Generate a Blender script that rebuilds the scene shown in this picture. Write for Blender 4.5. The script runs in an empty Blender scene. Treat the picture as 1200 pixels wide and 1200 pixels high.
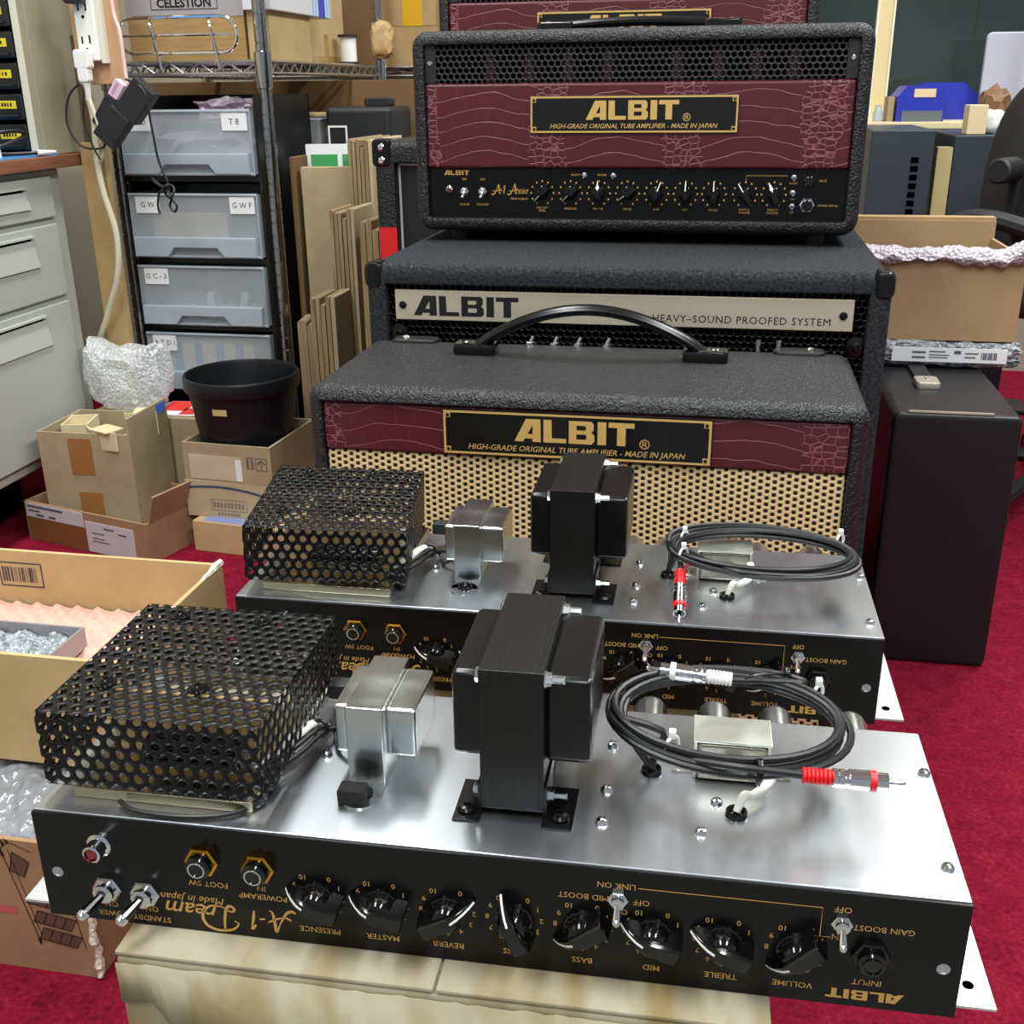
import bpy, bmesh, math, random
from mathutils import Vector, Matrix
from math import sin, cos, pi, radians

random.seed(7)
C = bpy.context.scene.collection
SC = bpy.context.scene

# ------------------------------------------------------------------ camera, world, lamps, exposure
cam_d = bpy.data.cameras.new('camera'); cam = bpy.data.objects.new('camera', cam_d); C.objects.link(cam)
cam_d.sensor_width = 36; cam_d.lens = 1286.4 / 1200 * 36; cam_d.clip_start = .02
cam.matrix_world = (Matrix.Translation((0, 0, .80)) @ Matrix.Rotation(radians(11), 4, 'Z')
                    @ Matrix.Rotation(radians(90 - 21.181), 4, 'X') @ Matrix.Rotation(radians(-.6446), 4, 'Z'))
SC.camera = cam
world = bpy.data.worlds.new('world'); SC.world = world; world.use_nodes = True
world.node_tree.nodes['Background'].inputs[0].default_value = (.80, .88, 1.0, 1)
world.node_tree.nodes['Background'].inputs[1].default_value = .27
SC.view_settings.view_transform = 'Standard'; SC.view_settings.look = 'None'
SC.view_settings.gamma = 1; SC.view_settings.exposure = .5; SC.view_settings.use_curve_mapping = False

def area(x, y, z, sx, sy, power, col=(.96, 1, .985)):
    l = bpy.data.lights.new('ceiling_tube', 'AREA'); l.shape = 'RECTANGLE'; l.size = sx; l.size_y = sy
    l.energy = power; l.color = col
    o = bpy.data.objects.new('ceiling_tube', l); C.objects.link(o); o.location = (x, y, z)
    return o
LAMPS = [(-.75, .15), (.85, .15), (-.75, 1.65), (.85, 1.65), (.1, -1.3), (1.15, 2.85)]
for x, y in LAMPS:
    area(x, y, 2.44, .30, 1.2, 25)

# ------------------------------------------------------------------ materials
def s2l(c): return c / 12.92 if c <= .04045 else ((c + .055) / 1.055) ** 2.4
def hx(h): return tuple(s2l(int(h[i:i + 2], 16) / 255) for i in (0, 2, 4)) + (1,)
class NT:
    def __init__(s, m): s.t = m.node_tree; s.n = s.t.nodes; s.l = s.t.links; s.b = s.n['Principled BSDF']
    def new(s, ty, **kw):
        n = s.n.new(ty)
        for k, v in kw.items():
            if isinstance(k, str) and k.startswith('i_'):
                n.inputs[k[2:]].default_value = v
            else: setattr(n, k, v)
        return n
    def link(s, a, b): s.l.new(a, b)
    def coords(s, sc=(1, 1, 1), kind='Object'):
        tc = s.new('ShaderNodeTexCoord'); mp = s.new('ShaderNodeMapping'); mp.inputs['Scale'].default_value = sc
        s.link(tc.outputs[kind], mp.inputs[0]); return mp.outputs[0]
    def math(s, op, a, b=None):
        n = s.new('ShaderNodeMath', operation=op)
        for i, v in enumerate((a, b)):
            if v is None: continue
            if isinstance(v, (int, float)): n.inputs[i].default_value = v
            else: s.link(v, n.inputs[i])
        return n.outputs[0]
    def ramp(s, fac, stops):
        r = s.new('ShaderNodeValToRGB'); e = r.color_ramp.elements
        while len(e) < len(stops): e.new(.5)
        for k, (p, c) in zip(e, stops): k.position = p; k.color = c
        s.link(fac, r.inputs[0]); return r.outputs[0]
    def bump(s, h, strength, dist=.001):
        b = s.new('ShaderNodeBump'); b.inputs['Strength'].default_value = strength; b.inputs['Distance'].default_value = dist
        s.link(h, b.inputs['Height']); s.link(b.outputs[0], s.b.inputs['Normal']); return b
MATS = {}
def mat(name, col, rough=.5, metal=0., spec=.5, alpha=1., var=None, vscale=20, vstretch=(1, 1, 1), bump=None, bscale=200, bstretch=(1, 1, 1), bdist=.001, emit=None, coat=0, trans=0):
    if name in MATS: return MATS[name]
    m = bpy.data.materials.new(name); m.use_nodes = True; t = NT(m); b = t.b
    c = hx(col) if isinstance(col, str) else col
    b.inputs['Base Color'].default_value = c; b.inputs['Roughness'].default_value = rough
    b.inputs['Metallic'].default_value = metal; b.inputs['Specular IOR Level'].default_value = spec
    b.inputs['Alpha'].default_value = alpha; b.inputs['Coat Weight'].default_value = coat
    b.inputs['Transmission Weight'].default_value = trans
    if emit: b.inputs['Emission Color'].default_value = c; b.inputs['Emission Strength'].default_value = emit
    if var:
        n = t.new('ShaderNodeTexNoise'); n.inputs['Scale'].default_value = vscale; n.inputs['Detail'].default_value = 5
        t.link(t.coords(vstretch), n.inputs['Vector'])
        t.link(t.ramp(n.outputs['Fac'], [(.3, c), (.72, hx(var))]), b.inputs['Base Color'])
    if bump:
        n = t.new('ShaderNodeTexNoise'); n.inputs['Scale'].default_value = bscale; n.inputs['Detail'].default_value = 4
        t.link(t.coords(bstretch), n.inputs['Vector']); t.bump(n.outputs['Fac'], bump, bdist)
    MATS[name] = m; return m

def mat_tolex(name, col, scale, strength):
    m = mat(name, col, .42, spec=.45); t = NT(m)
    v = t.new('ShaderNodeTexVoronoi', feature='F1'); v.inputs['Scale'].default_value = scale
    n = t.new('ShaderNodeTexNoise'); n.inputs['Scale'].default_value = scale * .5; n.inputs['Detail'].default_value = 2
    cc = t.coords(); t.link(cc, n.inputs['Vector'])
    mx = t.new('ShaderNodeMix', data_type='VECTOR'); mx.inputs['Factor'].default_value = .012
    t.link(cc, mx.inputs['A']); t.link(n.outputs['Color'], mx.inputs['B']); t.link(mx.outputs['Result'] if 'Result' in mx.outputs else mx.outputs[1], v.inputs['Vector'])
    t.bump(v.outputs['Distance'], strength, .0012); return m
def mat_croc():
    m = mat('croc_leatherette', '4e1420', .42, spec=.45); t = NT(m)
    tc = t.new('ShaderNodeTexCoord'); sx = t.new('ShaderNodeSeparateXYZ'); t.link(tc.outputs['Object'], sx.inputs[0]); X, Z = sx.outputs[0], sx.outputs[2]
    n = t.new('ShaderNodeTexNoise'); n.inputs['Scale'].default_value = 16; n.inputs['Detail'].default_value = 2; t.link(tc.outputs['Object'], n.inputs['Vector'])
    n2 = t.new('ShaderNodeTexNoise'); n2.inputs['Scale'].default_value = 120; n2.inputs['Detail'].default_value = 2; t.link(tc.outputs['Object'], n2.inputs['Vector'])
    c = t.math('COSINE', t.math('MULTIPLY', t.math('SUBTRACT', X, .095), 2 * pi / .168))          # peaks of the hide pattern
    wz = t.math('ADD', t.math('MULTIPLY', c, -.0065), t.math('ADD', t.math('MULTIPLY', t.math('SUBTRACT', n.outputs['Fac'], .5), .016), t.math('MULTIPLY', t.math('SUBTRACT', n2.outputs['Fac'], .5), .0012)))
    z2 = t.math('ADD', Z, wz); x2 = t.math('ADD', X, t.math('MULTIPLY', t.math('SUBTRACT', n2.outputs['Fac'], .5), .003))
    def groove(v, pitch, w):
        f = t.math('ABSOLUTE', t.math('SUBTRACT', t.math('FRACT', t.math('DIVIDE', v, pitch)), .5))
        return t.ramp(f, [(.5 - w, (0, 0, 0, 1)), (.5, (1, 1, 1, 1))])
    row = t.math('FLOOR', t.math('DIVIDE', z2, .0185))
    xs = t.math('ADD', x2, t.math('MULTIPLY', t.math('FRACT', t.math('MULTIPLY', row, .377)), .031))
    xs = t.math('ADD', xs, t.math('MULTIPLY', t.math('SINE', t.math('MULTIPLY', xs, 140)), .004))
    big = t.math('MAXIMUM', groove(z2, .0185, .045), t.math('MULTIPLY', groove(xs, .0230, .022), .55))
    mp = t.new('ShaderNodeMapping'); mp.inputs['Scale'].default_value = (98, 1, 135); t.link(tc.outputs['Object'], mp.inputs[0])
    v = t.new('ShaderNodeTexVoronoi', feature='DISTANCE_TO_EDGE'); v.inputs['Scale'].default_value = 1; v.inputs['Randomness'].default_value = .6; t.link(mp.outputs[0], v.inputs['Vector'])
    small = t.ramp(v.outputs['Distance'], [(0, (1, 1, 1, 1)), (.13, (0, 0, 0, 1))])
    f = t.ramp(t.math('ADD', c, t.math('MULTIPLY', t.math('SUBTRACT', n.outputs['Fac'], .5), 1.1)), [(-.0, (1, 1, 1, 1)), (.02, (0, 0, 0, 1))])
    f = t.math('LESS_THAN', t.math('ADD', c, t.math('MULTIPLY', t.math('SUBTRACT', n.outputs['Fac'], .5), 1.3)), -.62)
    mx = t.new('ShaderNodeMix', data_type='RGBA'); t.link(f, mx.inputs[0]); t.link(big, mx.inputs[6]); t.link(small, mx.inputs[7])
    t.link(t.ramp(mx.outputs[2], [(0, hx('501521')), (.5, hx('5c2030')), (1, hx('88505a'))]), t.b.inputs['Base Color'])  # lighter groove lines: highlights on the cell edges put into the colour
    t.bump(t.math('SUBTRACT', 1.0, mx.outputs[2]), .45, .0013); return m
def mat_weave():
    m = mat('woven_grille_cloth', 'd9bd8c', .65); t = NT(m)
    tc = t.new('ShaderNodeTexCoord'); s = t.new('ShaderNodeSeparateXYZ'); t.link(tc.outputs['Object'], s.inputs[0])
    px, pz = .0066, .0066
    u = t.math('DIVIDE', s.outputs[0], px); col = t.math('FLOOR', u)
    par = t.math('MODULO', t.math('ABSOLUTE', col), 2.0)
    v = t.math('ADD', t.math('DIVIDE', s.outputs[2], pz), t.math('MULTIPLY', par, .5))
    fu = t.math('SUBTRACT', t.math('FRACT', u), .5); fv = t.math('SUBTRACT', t.math('FRACT', v), .5)
    au = t.math('POWER', t.math('DIVIDE', t.math('ABSOLUTE', fu), .33), 3.0)
    av = t.math('POWER', t.math('DIVIDE', t.math('ABSOLUTE', fv), .30), 3.0)
    d = t.math('ADD', au, av)
    c = t.ramp(d, [(.75, hx('140c06')), (1.0, hx('dcc08e'))])
    r = c.node; r.color_ramp.elements[0].position = .7; r.color_ramp.elements[1].position = 1.0
    t.link(c, t.b.inputs['Base Color'])
    t.bump(t.math('MINIMUM', d, 2.0), .6, .0012); return m
def mat_alu(name, col, rough, streak=(1, 90, 1), amt=.12, bmp=.012):
    m = mat(name, col, rough, 1.0); t = NT(m)
    n = t.new('ShaderNodeTexNoise'); n.inputs['Scale'].default_value = 30; n.inputs['Detail'].default_value = 6
    t.link(t.coords(streak), n.inputs['Vector'])
    t.link(t.ramp(n.outputs['Fac'], [(.3, (rough - amt * .6,) * 3 + (1,)), (.75, (rough + amt,) * 3 + (1,))]), t.b.inputs['Roughness'])
    if bmp: t.bump(n.outputs['Fac'], bmp, .0004)
    return m
def mat_carpet():
    m = mat('red_carpet', '8c1024', 1.0, spec=.1); t = NT(m); cc = t.coords()
    n = t.new('ShaderNodeTexNoise'); n.inputs['Scale'].default_value = 170; n.inputs['Detail'].default_value = 6; n.inputs['Roughness'].default_value = .7; t.link(cc, n.inputs['Vector'])
    n2 = t.new('ShaderNodeTexNoise'); n2.inputs['Scale'].default_value = 35; n2.inputs['Detail'].default_value = 3; t.link(cc, n2.inputs['Vector'])
    f = t.math('ADD', t.math('MULTIPLY', n.outputs['Fac'], .7), t.math('MULTIPLY', n2.outputs['Fac'], .3))
    t.link(t.ramp(f, [(.32, hx('560a1c')), (.52, hx('86142c')), (.7, hx('9c2a42'))]), t.b.inputs['Base Color'])
    t.bump(n.outputs['Fac'], .9, .004); return m
def mat_felt():
    m = mat('black_felt_covering', '26282b', 1.0, spec=.15); t = NT(m); cc = t.coords()
    n = t.new('ShaderNodeTexNoise'); n.inputs['Scale'].default_value = 260; n.inputs['Detail'].default_value = 5; t.link(cc, n.inputs['Vector'])
    v = t.new('ShaderNodeTexVoronoi'); v.inputs['Scale'].default_value = 42; t.link(cc, v.inputs['Vector'])
    dots = t.ramp(v.outputs['Distance'], [(.02, hx('b8b8b8')), (.05, (0, 0, 0, 1))])
    base = t.ramp(n.outputs['Fac'], [(.3, hx('1b1d20')), (.7, hx('383b3f'))])
    mx = t.new('ShaderNodeMix', data_type='RGBA', blend_type='ADD'); mx.inputs[0].default_value = .3
    t.link(base, mx.inputs[6]); t.link(dots, mx.inputs[7]); t.link(mx.outputs[2], t.b.inputs['Base Color'])
    t.bump(n.outputs['Fac'], .8, .002); return m
def mat_wrap(name, col, alpha, scale=110, strength=.9):
    m = mat(name, col, .12, spec=.9, alpha=alpha); t = NT(m); cc = t.coords()
    v = t.new('ShaderNodeTexVoronoi'); v.inputs['Scale'].default_value = scale; t.link(cc, v.inputs['Vector'])
    n = t.new('ShaderNodeTexNoise'); n.inputs['Scale'].default_value = scale * .35; n.inputs['Detail'].default_value = 3; t.link(cc, n.inputs['Vector'])
    t.bump(t.math('ADD', v.outputs['Distance'], n.outputs['Fac']), strength, .006)
    t.link(t.ramp(v.outputs['Distance'], [(.1, (min(1, alpha + .22),) * 3 + (1,)), (.6, (alpha - .12,) * 3 + (1,))]), t.b.inputs['Alpha'])
    return m
def mat_card(name, a, b, stretch=(1, 1, 1), stain=None):
    m = mat(name, a, .85, spec=.2); t = NT(m); cc = t.coords(stretch)
    n = t.new('ShaderNodeTexNoise'); n.inputs['Scale'].default_value = 13; n.inputs['Detail'].default_value = 6; n.inputs['Roughness'].default_value = .65; t.link(cc, n.inputs['Vector'])
    base = t.ramp(n.outputs['Fac'], [(.35, hx(a)), (.65, hx(b))])
    if stain:
        n2 = t.new('ShaderNodeTexNoise'); n2.inputs['Scale'].default_value = 9; n2.inputs['Detail'].default_value = 3; t.link(t.coords((2.4, .7, 1)), n2.inputs['Vector'])
        mx = t.new('ShaderNodeMix', data_type='RGBA'); t.link(t.ramp(n2.outputs['Fac'], [(.46, (0, 0, 0, 1)), (.62, (.8, .8, .8, 1))]), mx.inputs[0])
        t.link(base, mx.inputs[6]); mx.inputs[7].default_value = hx(stain); base = mx.outputs[2]
    t.link(base, t.b.inputs['Base Color'])
    f = t.new('ShaderNodeTexNoise'); f.inputs['Scale'].default_value = 300; t.link(cc, f.inputs['Vector']); t.bump(f.outputs['Fac'], .12, .001); return m

TOLEX = mat_tolex('black_tolex', '191a1d', 330, 1.0)
TOLEX_S = mat_tolex('smooth_black_vinyl', '131315', 420, .2)
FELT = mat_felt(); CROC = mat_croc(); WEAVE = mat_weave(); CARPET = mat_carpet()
ALU = mat_alu('brushed_aluminium', 'c2c7cd', .30, (3, .6, 1), .03, 0)
ALU_D = mat_alu('turned_aluminium', 'c6cbd0', .22, (1, 1, 1), .08)
ZINC = mat_alu('zinc_plated_steel', 'c9cdcc', .2, (1, 1, 1), .1)
ZINCY = mat_alu('yellow_zinc_steel', 'cfc6a4', .2, (1, 1, 1), .1)
PLATE = mat_alu('satin_nickel_plate', 'd2c8b2', .42, (40, 1, 1), .1); PLATE.node_tree.nodes['Principled BSDF'].inputs['Metallic'].default_value = .6
PANEL = mat('black_anodised_panel', '0b0a0a', .26, spec=.3, bump=.02, bscale=60, bstretch=(1, 1, 30))
ENAM = mat('black_gloss_enamel', '0a0a0b', .30, spec=.4)
BELL = mat('black_satin_enamel', '08080a', .25, spec=.42)
PLAS = mat('black_gloss_plastic', '070708', .10, spec=.6)
PLASM = mat('black_matt_plastic', '1b1c1e', .5)
RUB = mat('black_cable_rubber', '17181a', .42, spec=.5)
CHROME = mat('chrome', 'e2e4e6', .07, 1.0)
GOLDM = mat('gold_plate', 'd8a43a', .15, 1.0)
GOLD = mat('gold_print', 'c69a52', .5)
GOLD2 = mat('gold_badge_print', 'd9b26a', .4, .3)
BADGEB = mat('badge_black', '0e0d0c', .3)
WHITEP = mat('white_plastic', 'e9e8e2', .4)
WHITEL = mat('white_paper', 'e6e6e8', .7)
BLACKP = mat('black_print', '0d0d0e', .5)
HOLE = mat('dark_hole', '020202', .9, spec=0)
RED = mat('red_plastic', 'd8141c', .35)
REDL = mat('red_lens', '7a0008', .08, spec=.9)
LAMIN = mat('black_lacquered_laminations', '080808', .32, spec=.4, var='12110f', vscale=8, vstretch=(160, 1, 1), bump=.45, bscale=8, bstretch=(220, 1, 1), bdist=.0008)
FOAMB = mat('black_foam', '141414', .95, bump=1.0, bscale=600, bdist=.002)
SHEATH = mat('white_tubing', 'dcdad2', .45)
CARD = mat_card('tan_cardboard', '9c8b6c', 'ab9a7a')
CARD2 = mat_card('pale_cardboard', 'b0a07e', 'bdac8a')
CARDB = mat_card('brown_cardboard', '98775a', 'a58464')
CARDS = mat_card('stained_beige_carton', 'a69e88', 'b4ac96', stain='87703f')
CARDG = mat_card('golden_cardboard', 'b89e72', 'c4aa7e')
CARDD = mat_card('dark_brown_board', '6a5236', '76593a')  # cardboard of a darker brown than the other cartons
EDGE = mat('corrugated_edge', '6f5c42', .9, var='a48e68', vscale=10, vstretch=(60, 60, 1))
TAPE = mat('brown_parcel_tape', '9a6a3c', .25)
TAPET = mat('clear_yellowed_tape', 'b08a52', .2)
FRAY = mat('torn_paper_fuzz', 'ddd6c4', .95, bump=1, bscale=150, bdist=.004)
GREYS = mat('grey_painted_steel', 'a4a79f', .38, bump=.03, bscale=400)
BEIGES = mat('beige_painted_steel', '9a957d', .5, var='8d8870', vscale=4)
WALLM = mat('wall_paint', 'b5ab98', .9, var='a89e8b', vscale=3)
CEILM = mat('ceiling_paint', 'dcdcd8', .9)

# ------------------------------------------------------------------ mesh helpers
def obj(name, bm, m, parent=None, loc=(0, 0, 0), rot=(0, 0, 0), smooth=35, solid=0):
    me = bpy.data.meshes.new(name)
    bmesh.ops.recalc_face_normals(bm, faces=bm.faces)
    bm.to_mesh(me); bm.free()
    if smooth:
        for p in me.polygons: p.use_smooth = True
        me.set_sharp_from_angle(angle=radians(smooth))
    for q in (m if isinstance(m, (list, tuple)) else [m]): me.materials.append(q)
    o = bpy.data.objects.new(name, me); C.objects.link(o); o.location = loc; o.rotation_euler = rot
    if parent: o.parent = parent
    if smooth and not solid and len(me.vertices) < 6000:
        wn = o.modifiers.new('weighted_normals', 'WEIGHTED_NORMAL'); wn.keep_sharp = True
    if solid:
        md = o.modifiers.new('thickness', 'SOLIDIFY'); md.thickness = solid; md.offset = 0
    return o
def tag(o, label, cat, group=None):
    o['label'] = label; o['category'] = cat
    if group: o['group'] = group
    return o
def thing(name, label, cat, loc=(0, 0, 0), rz=0, group=None, rot=None):
    o = bpy.data.objects.new(name, None); C.objects.link(o); o.location = loc
    o.rotation_euler = rot if rot else (0, 0, radians(rz)); o.empty_display_size = .05
    return tag(o, label, cat, group)
def struct(name, bm, m):
    o = obj(name, bm, m); o['kind'] = 'structure'; return o
def BM(): return bmesh.new()
def merge(bm, t, M=None):
    if M is not None: bmesh.ops.transform(t, matrix=M, verts=t.verts)
    me = bpy.data.meshes.new('tmp'); t.to_mesh(me); t.free(); bm.from_mesh(me); bpy.data.meshes.remove(me)
def box(bm, lo, hi, bev=0, seg=2, M=None):
    t = BM(); bmesh.ops.create_cube(t, size=1)
    lo = Vector(lo); hi = Vector(hi)
    for v in t.verts: v.co = Vector((lo[i] + (v.co[i] + .5) * (hi[i] - lo[i]) for i in range(3)))
    if bev: bmesh.ops.bevel(t, geom=t.edges[:], offset=bev, segments=seg, profile=.5, affect='EDGES')
    merge(bm, t, M); return bm
def frame_to(d):
    d = Vector(d).normalized(); return d.to_track_quat('Z', 'Y').to_matrix().to_4x4()
def lathe(bm, prof, base=(0, 0, 0), axis=(0, 0, 1), seg=20, flute=None):
    M = Matrix.Translation(base) @ frame_to(axis); rings = []
    for r, h in prof:
        if r < 1e-6: rings.append([bm.verts.new(M @ Vector((0, 0, h)))]); continue
        rr = []
        for i in range(seg):
            a = 2 * pi * i / seg; q = r * (1 + (flute if flute and i % 2 else 0))
            rr.append(bm.verts.new(M @ Vector((q * cos(a), q * sin(a), h))))
        rings.append(rr)
    for A, B in zip(rings, rings[1:]):
        for i in range(seg):
            j = (i + 1) % seg
            if len(A) == 1 and len(B) == 1: continue
            if len(A) == 1: bm.faces.new((A[0], B[i], B[j]))
            elif len(B) == 1: bm.faces.new((A[i], A[j], B[0]))
            else: bm.faces.new((A[i], A[j], B[j], B[i]))
    for R in (rings[0], rings[-1]):
        if len(R) > 2: bm.faces.new(R)
    return bm
def cyl(bm, p0, p1, r, seg=12, r2=None, bev=0):
    p0 = Vector(p0); p1 = Vector(p1); L = (p1 - p0).length; r2 = r if r2 is None else r2
    pr = [(r, 0), (r2, L)] if not bev else [(r - bev, 0), (r, bev), (r2, L - bev), (r2 - bev, L)]
    return lathe(bm, pr, p0, p1 - p0, seg)
def catmull(P, n=6, closed=False):
    P = [Vector(p) for p in P]; out = []; N = len(P)
    for i in range(N if closed else N - 1):
        if closed: a, b, c, d = P[i - 1], P[i], P[(i + 1) % N], P[(i + 2) % N]
        else: a, b, c, d = P[max(i - 1, 0)], P[i], P[i + 1], P[min(i + 2, N - 1)]
        for k in range(n):
            t = k / n
            out.append(.5 * ((2 * b) + (c - a) * t + (2 * a - 5 * b + 4 * c - d) * t * t + (3 * b - a - 3 * c + d) * t ** 3))
    if not closed: out.append(P[-1])
    return out
def tube(bm, P, r, seg=8, closed=False, rad=None):
    P = [Vector(p) for p in P]; N = len(P); rings = []; up = None
    for i, p in enumerate(P):
        t = (P[(i + 1) % N] - P[i - 1]) if closed else (P[min(i + 1, N - 1)] - P[max(i - 1, 0)])
        t.normalize()
        if up is None: up = t.orthogonal().normalized()
        else:
            up = (up - t * up.dot(t))
            up = up.normalized() if up.length > 1e-6 else t.orthogonal().normalized()
        s = t.cross(up); q = rad[i] if rad else r
        rings.append([bm.verts.new(p + (up * cos(2 * pi * k / seg) + s * sin(2 * pi * k / seg)) * q) for k in range(seg)])
    for i in range(N if closed else N - 1):
        A, B = rings[i], rings[(i + 1) % N]
        if closed and i == N - 1:
            off = min(range(seg), key=lambda o: (A[0].co - B[o].co).length); B = B[off:] + B[:off]
        for k in range(seg): bm.faces.new((A[k], A[(k + 1) % seg], B[(k + 1) % seg], B[k]))
    if not closed: bm.faces.new(rings[0]); bm.faces.new(rings[-1])
    return bm
def prism(bm, pts, h, M=None, bev=0, top=1.0):
    """outline in xy extruded along +z by h"""
    t = BM(); A = [t.verts.new((x, y, 0)) for x, y in pts]
    B = [t.verts.new((x * top, y * top, h)) for x, y in pts]
    t.faces.new(A); tf = t.faces.new(B); n = len(pts)
    for i in range(n): t.faces.new((A[i], A[(i + 1) % n], B[(i + 1) % n], B[i]))
    if bev:
        bmesh.ops.recalc_face_normals(t, faces=t.faces); bmesh.ops.bevel(t, geom=list(tf.edges), offset=bev, segments=2, profile=.5, affect='EDGES')
    merge(bm, t, M); return bm
def quad(bm, a, b, c, d):
    bm.faces.new([bm.verts.new(p) for p in (a, b, c, d)]); return bm
def rr(w, h, ins, r, n=5):
    r = max(r - ins, .0008); x0, x1, z0, z1 = ins, w - ins, ins, h - ins; out = []
    for cx, cz, a0 in ((x1 - r, z1 - r, 0), (x0 + r, z1 - r, 90), (x0 + r, z0 + r, 180), (x1 - r, z0 + r, 270)):
        for k in range(n + 1):
            a = radians(a0 + 90 * k / n); out.append((cx + r * cos(a), cz + r * sin(a)))
    return out
def loops(bm, L, cap=(True, True)):
    R = [[bm.verts.new(p) for p in l] for l in L]
    for A, B in zip(R, R[1:]):
        n = len(A)
        for i in range(n): bm.faces.new((A[i], A[(i + 1) % n], B[(i + 1) % n], B[i]))
    if cap[0]: bm.faces.new(R[0])
    if cap[1]: bm.faces.new(R[-1])
    return bm
def cabinet(w, h, d, border, r, er, recess):
    L = [[(x, d, z) for x, z in rr(w, h, er, r)]]
    def at(ins, y): L.append([(x, y, z) for x, z in rr(w, h, ins, r)])
    for k in range(4): a = pi / 2 * k / 3; at(er * (1 - sin(a)), d - er * (1 - cos(a)) if k else d - .0001)
    for k in range(5): a = pi / 2 * k / 4; at(er * (1 - cos(a)), er * (1 - sin(a)))
    at(border - .003, 0); at(border - .001, .001); at(border, .003); at(border, recess)
    return loops(BM(), L)
def roundbox(bm, lo, hi, r, axis='y', er=.002, M=None, n=5):
    """box rounded by r about one axis, small edge round er on the two faces"""
    t = BM(); lo = Vector(lo); hi = Vector(hi); i = 'xyz'.index(axis); o = [k for k in range(3) if k != i]
    w, h, d = hi[o[0]] - lo[o[0]], hi[o[1]] - lo[o[1]], hi[i] - lo[i]; L = []
    for ins, y in ((er, 0), (er * .3, er * .3), (0, er), (0, d - er), (er * .3, d - er * .3), (er, d)):
        ring = []
        for x, z in rr(w, h, ins, r, n):
            p = [0, 0, 0]; p[o[0]] = lo[o[0]] + x; p[o[1]] = lo[o[1]] + z; p[i] = lo[i] + y; ring.append(p)
        L.append(ring)
    loops(t, L); merge(bm, t, M); return bm
def perf(bm, W, H, p, hr, M, seg=12, margin=0):
    """sheet W x H in the xy plane with staggered round holes, hexagonal cells clipped to the sheet"""
    t = BM(); rows = int(H / (p * .866)) + 2; cols = int(W / p) + 2; key = {}
    def V(x, y):
        x = min(max(x, 0), W); y = min(max(y, 0), H); k = (round(x * 1e5), round(y * 1e5))
        if k not in key: key[k] = t.verts.new((x, y, 0))
        return key[k]
    step = 360 // seg
    for j in range(rows):
        for i in range(cols):
            cx = (i + (.5 if j % 2 else 0)) * p; cy = j * p * .866
            if cx > W + p * .5 or cy > H + p * .5: continue
            out = []; inn = []
            for a in range(0, 360, step):
                k = a % 60; rad = p / 2 / cos(radians(min(k, 60 - k)))
                out.append(V(cx + rad * cos(radians(a)), cy + rad * sin(radians(a))))
                inn.append(V(cx + hr * cos(radians(a)), cy + hr * sin(radians(a))))
            n = len(out)
            for q in range(n):
                f = []
                for v in (out[q], out[(q + 1) % n], inn[(q + 1) % n], inn[q]):
                    if v not in f: f.append(v)
                if len(f) > 2:
                    try: t.faces.new(f)
                    except ValueError: pass
    merge(bm, t, M); return bm
XZ = Matrix(((1, 0, 0, 0), (0, 0, -1, 0), (0, 1, 0, 0), (0, 0, 0, 1)))   # sheet xy -> standing xz, facing -y

# lettering: text or outline polygons laid into a panel's xz plane
_tx = {}
def text_mesh(s, size, shear=0., align='CENTER', bold=0., sp=1.):
    k = (s, size, shear, align, bold, sp)
    if k not in _tx:
        cu = bpy.data.curves.new('t', 'FONT'); cu.body = s; cu.size = size; cu.shear = shear; cu.align_x = align; cu.align_y = 'CENTER'
        cu.resolution_u = 2; cu.offset = bold * size; cu.space_character = sp
        _tx[k] = curve_mesh(cu)
    return _tx[k]
def curve_mesh(cu):
    o = bpy.data.objects.new('t', cu); C.objects.link(o)
    me = bpy.data.meshes.new_from_object(o.evaluated_get(bpy.context.evaluated_depsgraph_get()))
    r = ([v.co.copy() for v in me.vertices], [tuple(p.vertices) for p in me.polygons])
    bpy.data.objects.remove(o); bpy.data.curves.remove(cu); bpy.data.meshes.remove(me); return r
def poly_mesh(polys):
    cu = bpy.data.curves.new('t', 'CURVE'); cu.dimensions = '2D'; cu.fill_mode = 'BOTH'
    for pts in polys:
        sp = cu.splines.new('POLY'); sp.points.add(len(pts) - 1); sp.use_cyclic_u = True
        for q, (x, y) in zip(sp.points, pts): q.co = (x, y, 0, 1)
    return curve_mesh(cu)
_logo = None
def logo_mesh():
    global _logo
    if _logo is None:
        P = []
        P += [[(0, 0), (.53, 1), (1.18, 1), (1.20, 0), (.83, 0), (.82, .14), (.47, .14), (.40, 0)], [(.60, .34), (.83, .34), (.83, .74)]]
        x = 1.32; P += [[(x, 0), (x, 1), (x + .36, 1), (x + .38, .20), (x + 1.02, .20), (x + 1.02, 0)]]
        x = 2.46; P += [[(x, 0), (x, 1), (x + .98, 1), (x + 1.10, .90), (x + 1.10, .62), (x + 1.0, .52), (x + 1.14, .40), (x + 1.14, .12), (x + 1.02, 0)],
                        [(x + .34, .60), (x + .74, .60), (x + .78, .70), (x + .74, .80), (x + .34, .80)], [(x + .34, .20), (x + .76, .20), (x + .80, .31), (x + .76, .42), (x + .34, .42)]]
        x = 3.74; P += [[(x, 0), (x, 1), (x + .38, 1), (x + .38, 0)]]
        x = 4.22; P += [[(x, 1), (x + 1.14, 1), (x + 1.14, .78), (x + .76, .78), (x + .76, 0), (x + .38, 0), (x + .38, .78), (x, .78)]]
        _logo = poly_mesh(P)
    return _logo                                                   # 5.36 wide, 1 high
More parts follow.
